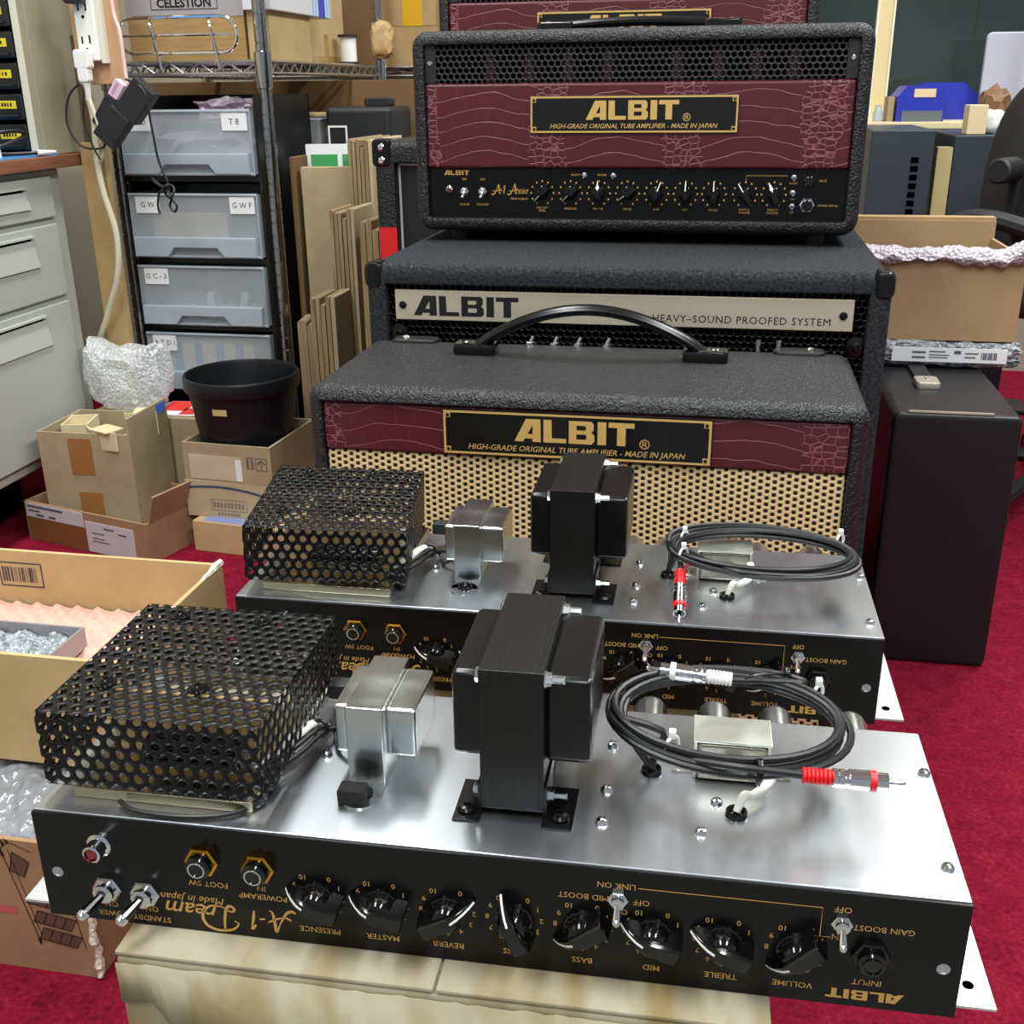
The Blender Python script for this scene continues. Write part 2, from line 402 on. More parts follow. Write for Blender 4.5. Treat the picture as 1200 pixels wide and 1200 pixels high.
class Print:
    """collects lettering; (u,v) with u to the right and v up in reading direction, placed at (x,z), in front of y"""
    def __init__(s, y): s.bm = BM(); s.y = y
    def put(s, m, x, z, flip=False, sx=1., sz=1., y=None):
        f = -1 if flip else 1; vs = [s.bm.verts.new((x + f * v.x * sx, s.y if y is None else y, z + f * v.y * sz)) for v in m[0]]
        for p in m[1]:
            try: s.bm.faces.new([vs[i] for i in p])
            except ValueError: pass
    def text(s, t, size, x, z, flip=False, **k): s.put(text_mesh(t, size, **k), x, z, flip)
    def logo(s, x, z, w, h, flip=False):
        s.put(logo_mesh(), x, z, flip, w / 5.36, h)
    def line(s, pts, w, flip=False, x=0, z=0):
        P = [Vector((p[0], p[1])) for p in pts]; f = -1 if flip else 1
        ws = w if isinstance(w, (list, tuple)) else [w] * len(P); A = []
        for i, p in enumerate(P):
            t = (P[min(i + 1, len(P) - 1)] - P[max(i - 1, 0)])
            t = t.normalized() if t.length > 1e-9 else Vector((1, 0)); nrm = Vector((-t.y, t.x)) * ws[i] / 2
            A.append((p + nrm, p - nrm))
        V = [[s.bm.verts.new((x + f * q.x, s.y, z + f * q.y)) for q in pr] for pr in A]
        for a, b in zip(V, V[1:]): s.bm.faces.new((a[0], b[0], b[1], a[1]))
    def script(s, pts, w, x, z, sc, flip=False):
        c = catmull([(p[0] * sc, p[1] * sc, 0) for p in pts], 6)
        n = len(c); ws = [w * (.45 + .75 * abs(sin(pi * i / n * 2.0 + .4))) for i in range(n)]
        s.line([(p.x, p.y) for p in c], ws, flip, x, z)
    def rect(s, x0, z0, x1, z1): quad(s.bm, (x0, s.y, z0), (x1, s.y, z0), (x1, s.y, z1), (x0, s.y, z1))
    def frame(s, x0, z0, x1, z1, w):
        s.rect(x0, z0, x1, z0 + w); s.rect(x0, z1 - w, x1, z1); s.rect(x0, z0 + w, x0 + w, z1 - w); s.rect(x1 - w, z0 + w, x1, z1 - w)
    def obj(s, name, m, parent): return obj(name, s.bm, m, parent, smooth=0)
A_SCRIPT = [(-.25, .05), (-.1, -.05), (.15, .1), (.42, .6), (.62, 1.05), (.66, .6), (.72, .12), (.85, .02)]
A_BAR = [(-.05, .42), (.2, .30), (.55, .40), (.95, .62)]
D_S1 = [(.25, 1.0), (.22, .6), (.12, .1), (-.05, -.05), (-.2, .08), (-.05, .2), (.3, .02), (.75, .05), (1.05, .45), (.95, .9), (.5, 1.1), (-.05, 1.0), (-.3, .72), (-.15, .6)]
ONE_S = [(.0, .75), (.2, 1.0), (.1, .5), (.02, .02)]

# ------------------------------------------------------------------ small hardware, facing -y (panels) or +z (decks)
FRONT = (0, -1, 0)
def screw_bm(bm, p, axis, r=.0035, h=.0022):
    lathe(bm, [(r, 0), (r, h * .4), (r * .75, h * .85), (r * .35, h), (r * .3, h * .6), (0, h * .55)], p, axis, 12); return bm
def hexnut(bm, p, axis, r, h, seg=6):
    lathe(bm, [(r, 0), (r, h * .75), (r * .88, h), (r * .62, h)], p, axis, seg); return bm
def knob(parent, x, y, z, ang, size=1.):
    """chicken-head knob: round fluted hub crossed by a tall pointer bar; ang = pointing direction in the panel plane"""
    M = Matrix.Translation((x, y, z)) @ XZ @ Matrix.Rotation(radians(ang), 4, 'Z') @ Matrix.Scale(size, 4)
    b = BM(); lathe(b, [(.0108, 0), (.0106, .0018), (.0098, .0022), (.0094, .005), (.0088, .0085), (.0074, .0108), (.004, .0118), (0, .0120)], (0, 0, 0), (0, 0, 1), 32, -.045)
    RG = [(-.0152, .0124, .0054), (-.0146, .0134, .0058), (-.008, .0142, .0056), (.000, .0143, .0050), (.005, .0138, .0043), (.0090, .0122, .0036), (.0130, .0092, .0027), (.0165, .0056, .0017), (.0188, .0022, .0008)]
    loops(b, [[(u, -1.25 * w, 0), (u, -.95 * w, h * .86), (u, -.7 * w, h), (u, .7 * w, h), (u, .95 * w, h * .86), (u, 1.25 * w, 0)] for u, h, w in RG])
    bmesh.ops.transform(b, matrix=M, verts=b.verts)
    o = obj('knob', b, PLAS, parent)
    q = BM(); L = [(u, h + .0003, .0006) for u, h, w in RG[4:]]
    loops(q, [[(u, -w, h - .0004), (u, -w, h), (u, w, h), (u, w, h - .0004)] for u, h, w in L]); bmesh.ops.transform(q, matrix=M, verts=q.verts)
    obj('pointer_line', q, WHITEP, o); return o
def toggle(parent, x, y, z, s=1., d=(0, -1, -.9), bat=PLAS):
    b = BM(); hexnut(b, (x, y, z), FRONT, .0078 * s, .0032 * s); lathe(b, [(.0052 * s, 0), (.0052 * s, .0065 * s), (.004 * s, .0072 * s), (.003 * s, .0072 * s)], (x, y, z), FRONT, 16)
    o = obj('toggle_switch', b, CHROME, parent)
    d = Vector(d).normalized(); p = Vector((x, y - .005 * s, z)); q = p + d * .0118 * s
    k = BM(); cyl(k, p, q, .0019 * s, 10, .0030 * s); obj('lever', k, bat, o)
    k = BM(); lathe(k, [(.0029 * s, 0), (.0032 * s, .001 * s), (.0028 * s, .0030 * s), (.0016 * s, .0040 * s), (0, .0043 * s)], q, d, 12); obj('lever_tip', k, CHROME, o)
    return o
def jack(parent, x, y, z, nut=GOLDM, s=1.):
    b = BM(); hexnut(b, (x, y, z), FRONT, .0098 * s, .0035 * s); o = obj('jack_socket', b, nut, parent)
    k = BM(); lathe(k, [(.0072 * s, .003 * s), (.0072 * s, .0075 * s), (.0062 * s, .0085 * s), (.005 * s, .0085 * s)], (x, y, z), FRONT, 20); obj('collar', k, PLAS, o)
    k = BM(); lathe(k, [(.0052 * s, .008 * s), (.0050 * s, .0093 * s), (.0042 * s, .0093 * s), (.0040 * s, .004 * s)], (x, y, z), FRONT, 20); obj('sleeve', k, CHROME if nut is GOLDM else PLAS, o)
    k = BM(); lathe(k, [(.0041 * s, .0080 * s), (0, .0080 * s)], (x, y, z), FRONT, 16); obj('hole', k, HOLE, o); return o
def pilot(parent, x, y, z, s=1.):
    b = BM(); lathe(b, [(.0075 * s, 0), (.0072 * s, .003 * s), (.0055 * s, .004 * s), (.0052 * s, .011 * s), (.004 * s, .0115 * s), (.0038 * s, .009 * s)], (x, y, z), FRONT, 20); o = obj('pilot_lamp', b, CHROME, parent)
    k = BM(); lathe(k, [(.0040 * s, .008 * s), (.003 * s, .0108 * s), (0, .0115 * s)], (x, y, z), FRONT, 14); obj('lens', k, REDL, o); return o

# ------------------------------------------------------------------ setting
struct('floor', box(BM(), (-2.6, .40, -.02), (2.8, 3.6, 0)), CARPET)
struct('floor_front_added', box(BM(), (-2.6, -2.2, -.02), (2.8, .40, -.001)), mat('neutral_grey_floor', '77756f', .6))  # unseen grey floor, added so the black panels reflect no red carpet
struct('wall_back', box(BM(), (-2.6, 3.40, 0), (.16, 3.5, 2.5)), WALLM)
b = BM(); box(b, (.16, 3.40, 0), (1.9, 3.5, .66)); box(b, (.16, 3.40, 1.7), (1.9, 3.5, 2.5)); box(b, (1.6, 3.40, .66), (1.9, 3.5, 1.7))
struct('wall_window_side', b, WALLM)
struct('wall_left', box(BM(), (-1.86, -2.2, 0), (-1.76, 3.4, 2.5)), WALLM)
struct('ceiling', box(BM(), (-2.6, -2.2, 2.5), (2.8, 3.6, 2.54)), CEILM)

# ------------------------------------------------------------------ amplifiers
def badge(parent, x0, z0, x1, z1, y):
    cx, w, h = (x0 + x1) / 2, x1 - x0, z1 - z0
    o = obj('badge', box(BM(), (x0, y, z0), (x1, y + .003, z1), .0008), BADGEB, parent)
    p = Print(y - .0003); p.frame(x0 + .001, z0 + .001, x1 - .001, z1 - .001, .0022)
    for sx in (x0 + .0055, x1 - .0055):
        for sz in (z0 + .0055, z1 - .0055):
            q = .0026; p.rect(sx - q, sz - q, sx + q, sz + q)
    obj('badge_border', p.bm, GOLD2, o, smooth=0)
    p = Print(y - .0006)
    p.logo(cx - w * .225, z0 + h * .36, w * .445, h * .50)
    p.text('\u00ae', h * .30, cx + w * .258, z0 + h * .40)
    p.text('HIGH-GRADE ORIGINAL TUBE AMPLIFIER - MADE IN JAPAN', h * .175, cx, z0 + h * .19, shear=.25, bold=.004, sp=1.0)
    obj('lettering', p.bm, GOLD2, o, smooth=0)
    for sx in (x0 + .0055, x1 - .0055):
        for sz in (z0 + .0055, z1 - .0055):
            obj('rivet', screw_bm(BM(), (sx, y - .0004, sz), FRONT, .0018, .0012), BADGEB, o)
    return o
def strap_handle(parent, x0, x1, y, z, rise, w=.0085):
    b = BM(); n = 21; P = []
    for i in range(n):
        t = i / (n - 1); P.append((x0 + (x1 - x0) * t, y, z + .006 + rise * (sin(pi * t) ** .8)))
    tube(b, P, w * .72, 12)
    for v in b.verts: v.co.y = y + (v.co.y - y) * 1.5
    h = obj('handle', b, BELL, parent)
    for x, s in ((x0, 1), (x1, -1)):
        b = BM(); roundbox(b, (x - .024, y - .0135, z), (x + .024, y + .0135, z + .013), .006, 'z', .003)
        e = obj('handle_end', b, PLAS, h)
        obj('screw', screw_bm(BM(), (x - s * .010, y, z + .0128), (0, 0, 1), .004, .0016), CHROME, e)
    return h
def amp_head(label, group_cat, loc, rz):
    w, h, d = .565, .244, .25
    t = thing('guitar_amplifier', label, 'guitar amplifier', loc, rz)
    obj('cabinet', cabinet(w, h, d, .017, .02, .011, .05), TOLEX, t)
    for x in (.05, w - .05):
        for y in (.04, d - .04):
            b = BM(); lathe(b, [(.012, -.014), (.013, -.002), (.013, .004)], (x, y, 0), (0, 0, 1), 16); obj('rubber_foot', b, PLASM, t)
    # ventilation strip
    g = BM(); perf(g, .515, .047, .0081, .0030, Matrix.Translation((.030, .0075, .183)) @ XZ, 12)
    gr = obj('ventilation_grille', g, PLASM, t, solid=.0012)
    for x0, x1 in ((.0172, .031), (.5345, .5478)): obj('grille_end_plate', box(BM(), (x0, .006, .183), (x1, .0085, .230)), PLASM, gr)
    for x in (.0235, .5415): obj('screw', screw_bm(BM(), (x, .006, .2065), FRONT, .0036), CHROME, gr)
    obj('inner_board', box(BM(), (.017, .030, .017), (w - .017, .034, .2265)), HOLE, t)
    for i, x in enumerate((.10, .15, .20, .25, .335, .385, .43, .475)):
        b = BM(); lathe(b, [(.010, 0), (.0105, .03), (.008, .037), (.003, .04), (0, .041)], (x, .022, .184), (0, 0, 1), 12); obj('valve', b, mat('dim_valve_glass', '3a1418', .15, spec=.8), t)
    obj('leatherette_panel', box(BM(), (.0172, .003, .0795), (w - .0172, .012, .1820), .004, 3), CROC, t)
    badge(t, .1535, .122, .4125, .167, .0005)
    pn = obj('control_panel', box(BM(), (.0172, .009, .0172), (w - .0172, .012, .079)), PANEL, t)
    p = Print(.0086); zc = .049
    p.logo(.037, .0708, .034, .0058)
    for x, s in ((.064, 'POWER'), (.0885, 'STANDBY')):
        p.text('ON', .0040, x, .0655); p.text(s, .0038, x, .0335)
    p.script(A_SCRIPT, .0012, .103, .047, .0115); p.script(A_BAR, .0009, .103, .047, .0115); p.line([(.1125, .0515), (.1150, .0515)], .001)
    p.script(ONE_S, .0011, .1165, .047, .0105); p.script(A_SCRIPT, .0012, .1245, .047, .0120); p.script(A_BAR, .0009, .1245, .047, .0120)
    p.text('rtist', .0105, .1395, .0510, shear=.4); p.text('Made in Japan', .0042, .137, .0415, shear=.35)
    names = ['PRE OUT\nLEVEL', 'PRESENCE', 'MASTER', 'CROSS', 'BASS', 'MID', 'TREBLE', 'MASTER\nVOLUME', 'PREAMP\nVOLUME']
    KX = [.168, .205, .2415, .2785, .3155, .352, .3875, .426, .461]; ANG = [225, 225, 95, 215, 70, 90, 92, 125, 115]
    for x, s in zip(KX, names):
        p.text(s, .0037, x, .0295 if '\n' not in s else .0285)
        for k in range(11):
            a = radians(240 - 30 * k); p.rect(x + .0148 * cos(a) - .0009, zc + .0148 * sin(a) - .0011, x + .0148 * cos(a) + .0009, zc + .0148 * sin(a) + .0011)
    for x, s in ((.2125, 'BRIGHT'), (.2465, 'REVERB')): p.text(s, .0034, x - .001, .0715)
    p.line([(.426, .066), (.426, .0715), (.476, .0715)], .0005)
    p.text('MUTE', .0036, .519, .0655); p.text('POWER AMP IN', .0034, .527, .036)
    for z, s in ((.0625, 'BOOST'), (.0435, 'CH'), (.0275, 'OFF')): p.text(s, .003, .484, z)
    p.obj('lettering', GOLD, pn)
    pilot(t, .044, .009, .053, .62)
    for x in (.064, .0885): toggle(t, x, .009, .050, .78, (0, -1, -.7), CHROME)
    for x, a in zip(KX, ANG): knob(t, x, .009, zc, a, .82)
    for x, z in ((.223, .0715), (.260, .0710), (.484, .070), (.484, .0515), (.484, .0355)): toggle(t, x, .009, z, .5, (0, -1, -.5), CHROME)
    jack(t, .503, .009, .0655, PLAS, .8); jack(t, .502, .009, .0365, CHROME, .95)
    strap_handle(t, .17, .385, .10, h - .001, .006, .0085)
    return t

# combo with woven grille
t = thing('combo_amplifier', 'black combo amplifier with woven tan grille and arched top handle', 'guitar amplifier', (-.407, 1.011, 0), -.26)
W1, H1, D1 = .547, .524, .227
obj('cabinet', cabinet(W1, H1, D1, .0165, .016, .0145, .03), TOLEX, t)
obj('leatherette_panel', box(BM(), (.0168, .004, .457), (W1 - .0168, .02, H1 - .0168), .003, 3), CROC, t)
obj('grille_cloth', box(BM(), (.0168, .006, .0168), (W1 - .0168, .02, .4565), .004, 2), WEAVE, t)
badge(t, .1415, .4595, .4045, .5055, .001)
strap_handle(t, .139, .391, .165, H1 - .001, .046)
for x in (.056, W1 - .056):
    b = BM(); roundbox(b, (x - .028, D1 - .026, H1 - .02), (x + .028, D1 + .001, H1 + .004), .009, 'z', .004); o = obj('corner_protector', b, TOLEX_S, t)
    obj('screw', screw_bm(BM(), (x - .012 if x < .2 else x + .012, D1 - .012, H1 + .0035), (0, 0, 1), .005, .003), CHROME, o)
b = box(BM(), (.13, D1 - .001, .44), (W1 - .09, D1 + .004, H1 - .004)); bp = obj('rear_control_panel', b, PLASM, t)
for x in (.190, .218, .245, .278):
    b = BM(); hexnut(b, (x, D1 - .006, H1 - .002), (0, 0, 1), .006, .004); cyl(b, (x, D1 - .006, H1), (x + .004, D1 - .004, H1 + .008), .0022); obj('rear_switch', b, CHROME, t)
for x in (.447, .469): obj('rear_post', cyl(BM(), (x, D1 - .004, H1 - .004), (x, D1 - .004, H1 + .012), .003, 10), CHROME, t)

# felt covered cabinet
t = thing('speaker_cabinet', 'black felt-covered cabinet with silver name plate under the amplifier head', 'speaker cabinet', (-.417, 1.253, 0), -.2)
W2, H2, D2 = .598, .608, .465
obj('cabinet', cabinet(W2, H2, D2, .024, .014, .012, .03), FELT, t)
g = BM(); perf(g, W2 - .048, .17, .0083, .0036, Matrix.Translation((.024, .012, H2 - .194)) @ XZ, 12)
gr = obj('grille', g, ENAM, t, solid=.0016)
obj('baffle', box(BM(), (.0235, .022, .0235), (W2 - .0235, .03, H2 - .0235)), HOLE, t)
obj('lower_grille', box(BM(), (.0235, .0125, .0235), (W2 - .0235, .02, H2 - .194)), PLASM, t)
pl = obj('name_plate', box(BM(), (.0335, .006, H2 - .066), (.5595, .010, H2 - .0305), .001), PLATE, t)
p = Print(.0057); p.logo(.056, H2 - .0605, .127, .0235); p.text('HEAVY\u2013SOUND PROOFED SYSTEM', .0118, .437, H2 - .0565, sp=1.10); p.obj('lettering', BLACKP, pl)
for x in (.043, .5485): obj('screw', screw_bm(BM(), (x, .006, H2 - .0485), FRONT, .0046, .003), BELL, pl)
for x in (.036, .5655):
    b = BM(); lathe(b, [(.012, 0), (.011, .003), (.006, .004), (.006, .007), (.003, .008), (.002, .006), (0, .006)], (x, .0115, H2 - .083), FRONT, 10); obj('grille_bolt', b, ENAM, gr)
for x0, x1 in ((-.002, .022), (W2 - .022, W2 + .002)):
    b = BM(); roundbox(b, (x0, -.002, H2 - .030), (x1, .030, H2 + .002), .009, 'y', .007); obj('corner_protector', b, BELL, t)

amp_head('black amplifier head with burgundy croc panel, standing on the felt cabinet', 'amp', (-.407, 1.454, .622), -1.0)
amp_head('amplifier head at the top edge, mostly hidden behind the nearer amplifier head', 'amp', (-.453, 1.78, .737), -.6)

t = thing('speaker_cabinet', 'black cabinet with chrome corner and red sticker behind the flattened cartons', 'speaker cabinet', (-.562, 1.765, 0), 0)
obj('cabinet', cabinet(.62, .722, .36, .034, .02, .012, .03), TOLEX, t)
obj('baffle', box(BM(), (.034, .02, .034), (.586, .03, .688)), PLASM, t)
b = BM(); tube(b, [(.0365, .019, .04), (.0365, .019, .685), (.5835, .019, .685), (.5835, .019, .04)], .0028, 6); obj('piping', b, WHITEP, t)
obj('sticker', box(BM(), (.0045, -.0012, .46), (.0335, .0005, .588)), mat('red_sticker', 'e01c24', .4), t)
b = BM(); roundbox(b, (-.003, -.003, .682), (.030, .03, .725), .008, 'y', .006); o = obj('corner_protector', b, BELL, t)
for z in (.692, .712): obj('screw', screw_bm(BM(), (.015, -.003, z), FRONT, .006, .003), CHROME, o)

# ------------------------------------------------------------------ bare chassis
def rca(parent, p, d, col):
    d = Vector(d).normalized(); p = Vector(p)
    b = BM(); prof = []
    for k in range(7): prof += [(.0036 - k * .00004, k * .0021), (.0044, k * .0021 + .0006), (.0044, k * .0021 + .0016)]
    prof += [(.0036, .0150)]
    lathe(b, prof, p, d, 14); o = obj('plug', b, col, parent)
    q = p + d * .0150
    b = BM(); lathe(b, [(.0038, 0), (.0050, .0008), (.0050, .003), (.0044, .0034), (.0050, .004), (.0050, .0065), (.0044, .007), (.0044, .0085), (.0052, .009), (.0054, .019), (.0046, .0192)], q, d, 16)
    obj('plug_shell', b, CHROME, o)
    b = BM(); lathe(b, [(.0046, .019), (.0056, .0192), (.0056, .0225), (.0046, .0227)], q, d, 16); obj('plug_band', b, col, o)
    b = BM(); lathe(b, [(.0046, .0225), (.0048, .0285), (.0042, .0285), (.0040, .024), (.0014, .024), (.0014, .036), (.0006, .0375), (0, .0376)], q, d, 14); obj('plug_pin', b, CHROME, o)
def chassis(label, loc, rz, front):
    t = thing('amplifier_chassis', label, 'amplifier chassis', loc, rz)
    W, D, Hh = .500, .152, .072
    b = BM(); box(b, (0, 0, 0), (W, D, Hh), .0012); obj('deck', b, ALU, t)
    for x0, x1, x in ((-.021, .0, -.011), (W, W + .022, W + .011)):
        f = obj('mounting_flange', box(BM(), (x0, .006, -.0002), (x1, D, .0014)), mat_alu('pale_aluminium', 'dcdee2', .4), t)
        b = BM(); lathe(b, [(.0030, 0), (0, 0)], (x, .021, .0017), (0, 0, 1), 16); obj('flange_hole', b, HOLE, f)
    pn = obj('front_panel', box(BM(), (.0002, -.0016, .0002), (W - .0002, 0, Hh - .0011)), PANEL, t)
    for x, z in ((.0098, .0312), (.4908, .0306)):
        b = BM(); lathe(b, [(.0034, 0), (.0034, .0002), (.0026, .0003), (.0025, .0001), (0, .0001)], (x, -.0016, z), FRONT, 18); obj('mounting_hole', b, ALU, pn)
    p = Print(-.0019); F = True
    p.text('ON', .0052, .040, .0127, F, bold=.005); p.text('POWER', .0052, .040, .0063, F, bold=.005)
    p.text('ON', .0052, .0645, .0123, F, bold=.005); p.text('STANDBY', .0052, .0638, .0055, F, bold=.005)
    p.text('FOOT SW', .0052, .101, .0343, F, bold=.005); p.text('IN', .0052, .132, .0352, F, bold=.005); p.text('POWERAMP', .0052, .1325, .0293, F, bold=.005)
    p.text('Made in Japan', .0068, .0905, .0228, F, shear=.3); p.text('ream', .0150, .0895, .0150, F, shear=.35, bold=.008)
    p.script(D_S1, .0016, .1115, .0195, .0155, F)
    p.script(ONE_S, .0014, .1265, .0195, .0135, F); p.line([(.1290, .0135), (.1322, .0140)], .0012)
    p.script(A_SCRIPT, .0016, .1470, .0205, .0140, F); p.script(A_BAR, .0012, .1470, .0205, .0140, F)
    KX = [.164, .200, .2367, .273, .3095, .3460, .3820, .4185]; kz = .0334
    NM = ['PRESENCE', 'MASTER', 'REVERB', '', 'BASS', 'MID', 'TREBLE', 'VOLUME']
    for i, (x, s) in enumerate(zip(KX, NM)):
        if s: p.text(s, .0052, x, .0108, F, bold=.005)
        else: p.text('SS', .0052, .2690, .0112, F, bold=.005)
        for k in range(11):
            a = radians(60 - 30 * k); p.text(str(k), .0046, x + .0146 * cos(a), kz + .0146 * sin(a), F)
    p.text('MID BOOST', .0050, .3095, .0529, F); p.text('LINK ON', .0050, .3265, .0617, F); p.text('OFF', .0050, .3396, .0524, F); p.text('ON', .0048, .3290, .0455, F)
    p.text('OFF', .0050, .4394, .0612, F); p.text('ON', .0050, .4390, .0440, F); p.text('GAIN BOOST', .0050, .4600, .0512, F); p.text('INPUT', .0052, .455, .0170, F)
    p.line([(.3375, .0612), (.4295, .0612), (.4295, .0433), (.4345, .0433)], .0005)
    p.logo(.474, .0112, .0385, .0062, F)
    p.obj('lettering', GOLD, pn)
    y = -.0016
    pilot(t, .0400, y, .0548); toggle(t, .0400, y, .0245, 1.15, (-.45, -1, -.35)); toggle(t, .0628, y, .0240, 1.15, (-.45, -1, -.35))
    jack(t, .0995, y, .0500); jack(t, .1317, y, .0492); jack(t, .4552, y, .0345, PLAS)
    toggle(t, .3275, y, .0530, .72, (0, -1, -.9), CHROME); toggle(t, .4395, y, .0525, .72, (0, -1, -.9), CHROME)
    for x, a in zip(KX, (162, 165, 32, 112, 212, 160, 160, 218)): knob(t, x, y, kz, a, .95)
    H = Hh
    for x, yy in ((.3155, .110), (.3155, .0648), (.3155, .035), (.3688, .0342), (.3771, .0619), (.4955, .1077), (.4925, .024), (.147, .075), (.153, .112)):
        obj('screw', screw_bm(BM(), (x, yy, H), (0, 0, 1), .0034, .0028), CHROME, t)
    # perforated valve cover
    CW, CD, CH = .129, .137, .046
    cv = obj('perforated_cover', cover_bm(CW, CD, CH), mat('perforated_black_steel', '060607', .34, spec=.32), t, (.0035, .012, H + .009) if front else (.007, .007, H + .011), (0, 0, 0) if front else (radians(2), radians(2.4), radians(7.8)), solid=.0005)
    for x, yy in ((.0245, .035), (.080, .036), (.029, .122), (.085, .122)):
        b = BM(); lathe(b, [(.0062, 0), (.0062, .0007), (.004, .0008), (.0038, .002), (.0028, .0032), (.0012, .0034), (.0010, .002), (0, .002)], (x, yy, CH + .0004), (0, 0, 1), 18); obj('cover_screw', b, PLAS, cv)
    bp = obj('valve_socket_plate', box(BM(), (.018, .014, H), (.124, .148, H + .0065), .001), ZINCY, t)
    obj('terminal_board', box(BM(), (.024, .055, H + .0065), (.122, .058, H + .046)), mat('tan_phenolic_board', 'cdb07c', .4), bp)
    b = BM(); cyl(b, (.055, .036, H + .022), (.112, .036, H + .022), .0105, 16, bev=.002); obj('capacitor', b, PLAS, bp)
    for x in (.040, .075, .105):
        b = BM(); lathe(b, [(.011, 0), (.011, .012), (.009, .013), (0, .013)], (x, .105, H + .0065), (0, 0, 1), 16); obj('valve_socket', b, mat('cream_ceramic', 'd8cdb4', .35), bp)
    # power transformer
    pt = obj('power_transformer', box(BM(), (.249, .033, H + .004), (.284, .128, H + .090), .0008), LAMIN, t)
    for x0, x1, s in ((.2325, .250, -1), (.283, .3085, 1)):
        b = BM(); roundbox(b, (x0, .041, H + .031), (x1, .120, H + .0835), .0042, 'x', .0035); obj('bell_cover', b, BELL, pt)
    for x0, x1, xu in ((.2345, .2495, .2475), (.2835, .3005, .2838)):
        for y0, y1, y2, y3, yy in ((.0245, .062, .033, .062, .0335), (.100, .136, .100, .128, .127)):
            b = BM(); box(b, (x0, y0, H), (x1, y1, H + .0014), .0003); box(b, (xu, y2, H), (xu + .0016, y3, H + .020), .0003)
            o = obj('mounting_foot', b, BELL, pt)
            obj('foot_screw', screw_bm(BM(), ((x0 + x1) / 2 + (.001 if x0 > .27 else -.001), yy, H + .0014), (0, 0, 1), .0050, .0034), BELL, o)
    for yy in (.0395, .1215):
        for z in (.0115, .0835):
            xl, xr = (.2490, .2840) if z > .05 else (.2472, .2855)
            b = BM(); lathe(b, [(0, -.003), (.0025, -.003), (.0040, -.0022), (.0042, 0), (.0022, 0), (.0022, xr - xl), (.0045, xr - xl), (.0045, xr - xl + .0008), (.0038, xr - xl + .0008), (.0038, xr - xl + .0034), (.0022, xr - xl + .0036), (.0022, xr - xl + .0100), (.0018, xr - xl + .0105), (0, xr - xl + .0105)], (xl, yy, H + z), (1, 0, 0), 6); obj('clamp_bolt', b, ZINC, pt)
    # small plated transformer
    ch = BM(); box(ch, (.1685, .0500, H), (.1905, .1120, H + .0500), .0012); box(ch, (.1685, .036, H), (.1905, .0505, H + .0012), .0004)
    lathe(ch, [(.011, 0), (.011, .0012)], (.1795, .0365, H), (0, 0, 1), 20)
    ct = obj('small_transformer', ch, ZINC, t)
    for x0, x1 in ((.1595, .169), (.190, .2075)):
        b = BM(); roundbox(b, (x0, .057, H + .0155), (x1, .106, H + .0465), .0025, 'x', .002); obj('bell_cover', b, ZINC, ct)
    b = BM(); lathe(b, [(.0062, 0), (.0062, .0008), (.0044, .0009), (.0042, .002), (.003, .0034), (.0012, .0036), (0, .0022)], (.1797, .0395, H + .0012), (0, 0, 1), 18); obj('foot_screw', b, PLAS, ct)
    # output transformer
    ob = BM(); box(ob, (.363, .0845, H), (.3655, .109, H + .026), .0005); box(ob, (.4045, .0845, H), (.407, .109, H + .026), .0005);     box(ob, (.351, .088, H), (.364, .103, H + .001)); box(ob, (.406, .088, H), (.419, .103, H + .001))
    ot = obj('output_transformer', ob, mat_alu('nickelled_steel', 'c4c2b6', .25, (1, 1, 1), .06), t)
    obj('top_cover', box(BM(), (.363, .083, H + .0245), (.407, .1105, H + .0262), .0005), mat_alu('pale_zinc_cover', 'e2e6da', .32, (1, 1, 1), .08), ot)
    b = BM(); box(b, (.3655, .082, H + .001), (.4045, .110, H + .0242), .002); obj('core', b, mat_alu('grey_nickel', 'aaa698', .24, (1, 1, 1), .05), ot)
    for x in (.357, .413): obj('tab_screw', screw_bm(BM(), (x, .0955, H + .001), (0, 0, 1), .0036, .0026), CHROME, ot)
    b = BM(); prof = [(.0030, .001), (.0045, .003), (.0058, .0028), (.0062, 0)]
    g1 = obj('grommet', lathe(BM(), prof, (.340, .0865, H), (0, 0, 1), 18), PLAS, t)
    g2 = obj('grommet', lathe(BM(), prof, (.3876, .0527, H), (0, 0, 1), 18), PLAS, t)
    for k in (0, 1):
        b = BM(); tube(b, catmull([(.404 + k * .002, .083, H + .017), (.4055 + k * .002, .075, H + .012), (.402 + k * .002, .068, H + .009), (.395 + k * .001, .0605, H + .008), (.391 + k * .001, .0575, H + .010), (.3876, .053, H + .002)], 5), .0021, 8)
        obj('white_lead', b, SHEATH, t)
    # heater and choke wiring
    b = BM()
    tube(b, catmull([(.118, .040, H + .010), (.132, .062, H + .012), (.139, .088, H + .010), (.146, .094, H + .005), (.153, .079, H + .003), (.161, .074, H + .008)], 6), .0016, 7)
    tube(b, catmull([(.121, .033, H + .008), (.136, .060, H + .010), (.142, .085, H + .009), (.150, .097, H + .006), (.160, .090, H + .010)], 6), .0016, 7)
    if front: tube(b, catmull([(.048, .010, H + .003), (.060, .004, H + .0022), (.090, .003, H + .0022), (.115, .010, H + .0022), (.128, .024, H + .003)], 6), .0014, 7)
    tube(b, [(.139 + .005 * cos(a), .0875 + .001 * sin(a) , H + .010 + .005 * sin(a)) for a in [2 * pi * k / 12 for k in range(12)]], .0014, 6, True)
    obj('black_wiring', b, RUB, t)
    for k in (0, 1):
        b = BM(); tube(b, catmull([(.117 - k * .003, .043 + k * .003, H + .006), (.128 - k * .003, .066 + k * .002, H + .012), (.136 - k * .002, .088, H + .013), (.140, .099, H + .004)], 6), .0020, 8)
        obj('white_wire', b, SHEATH, t)
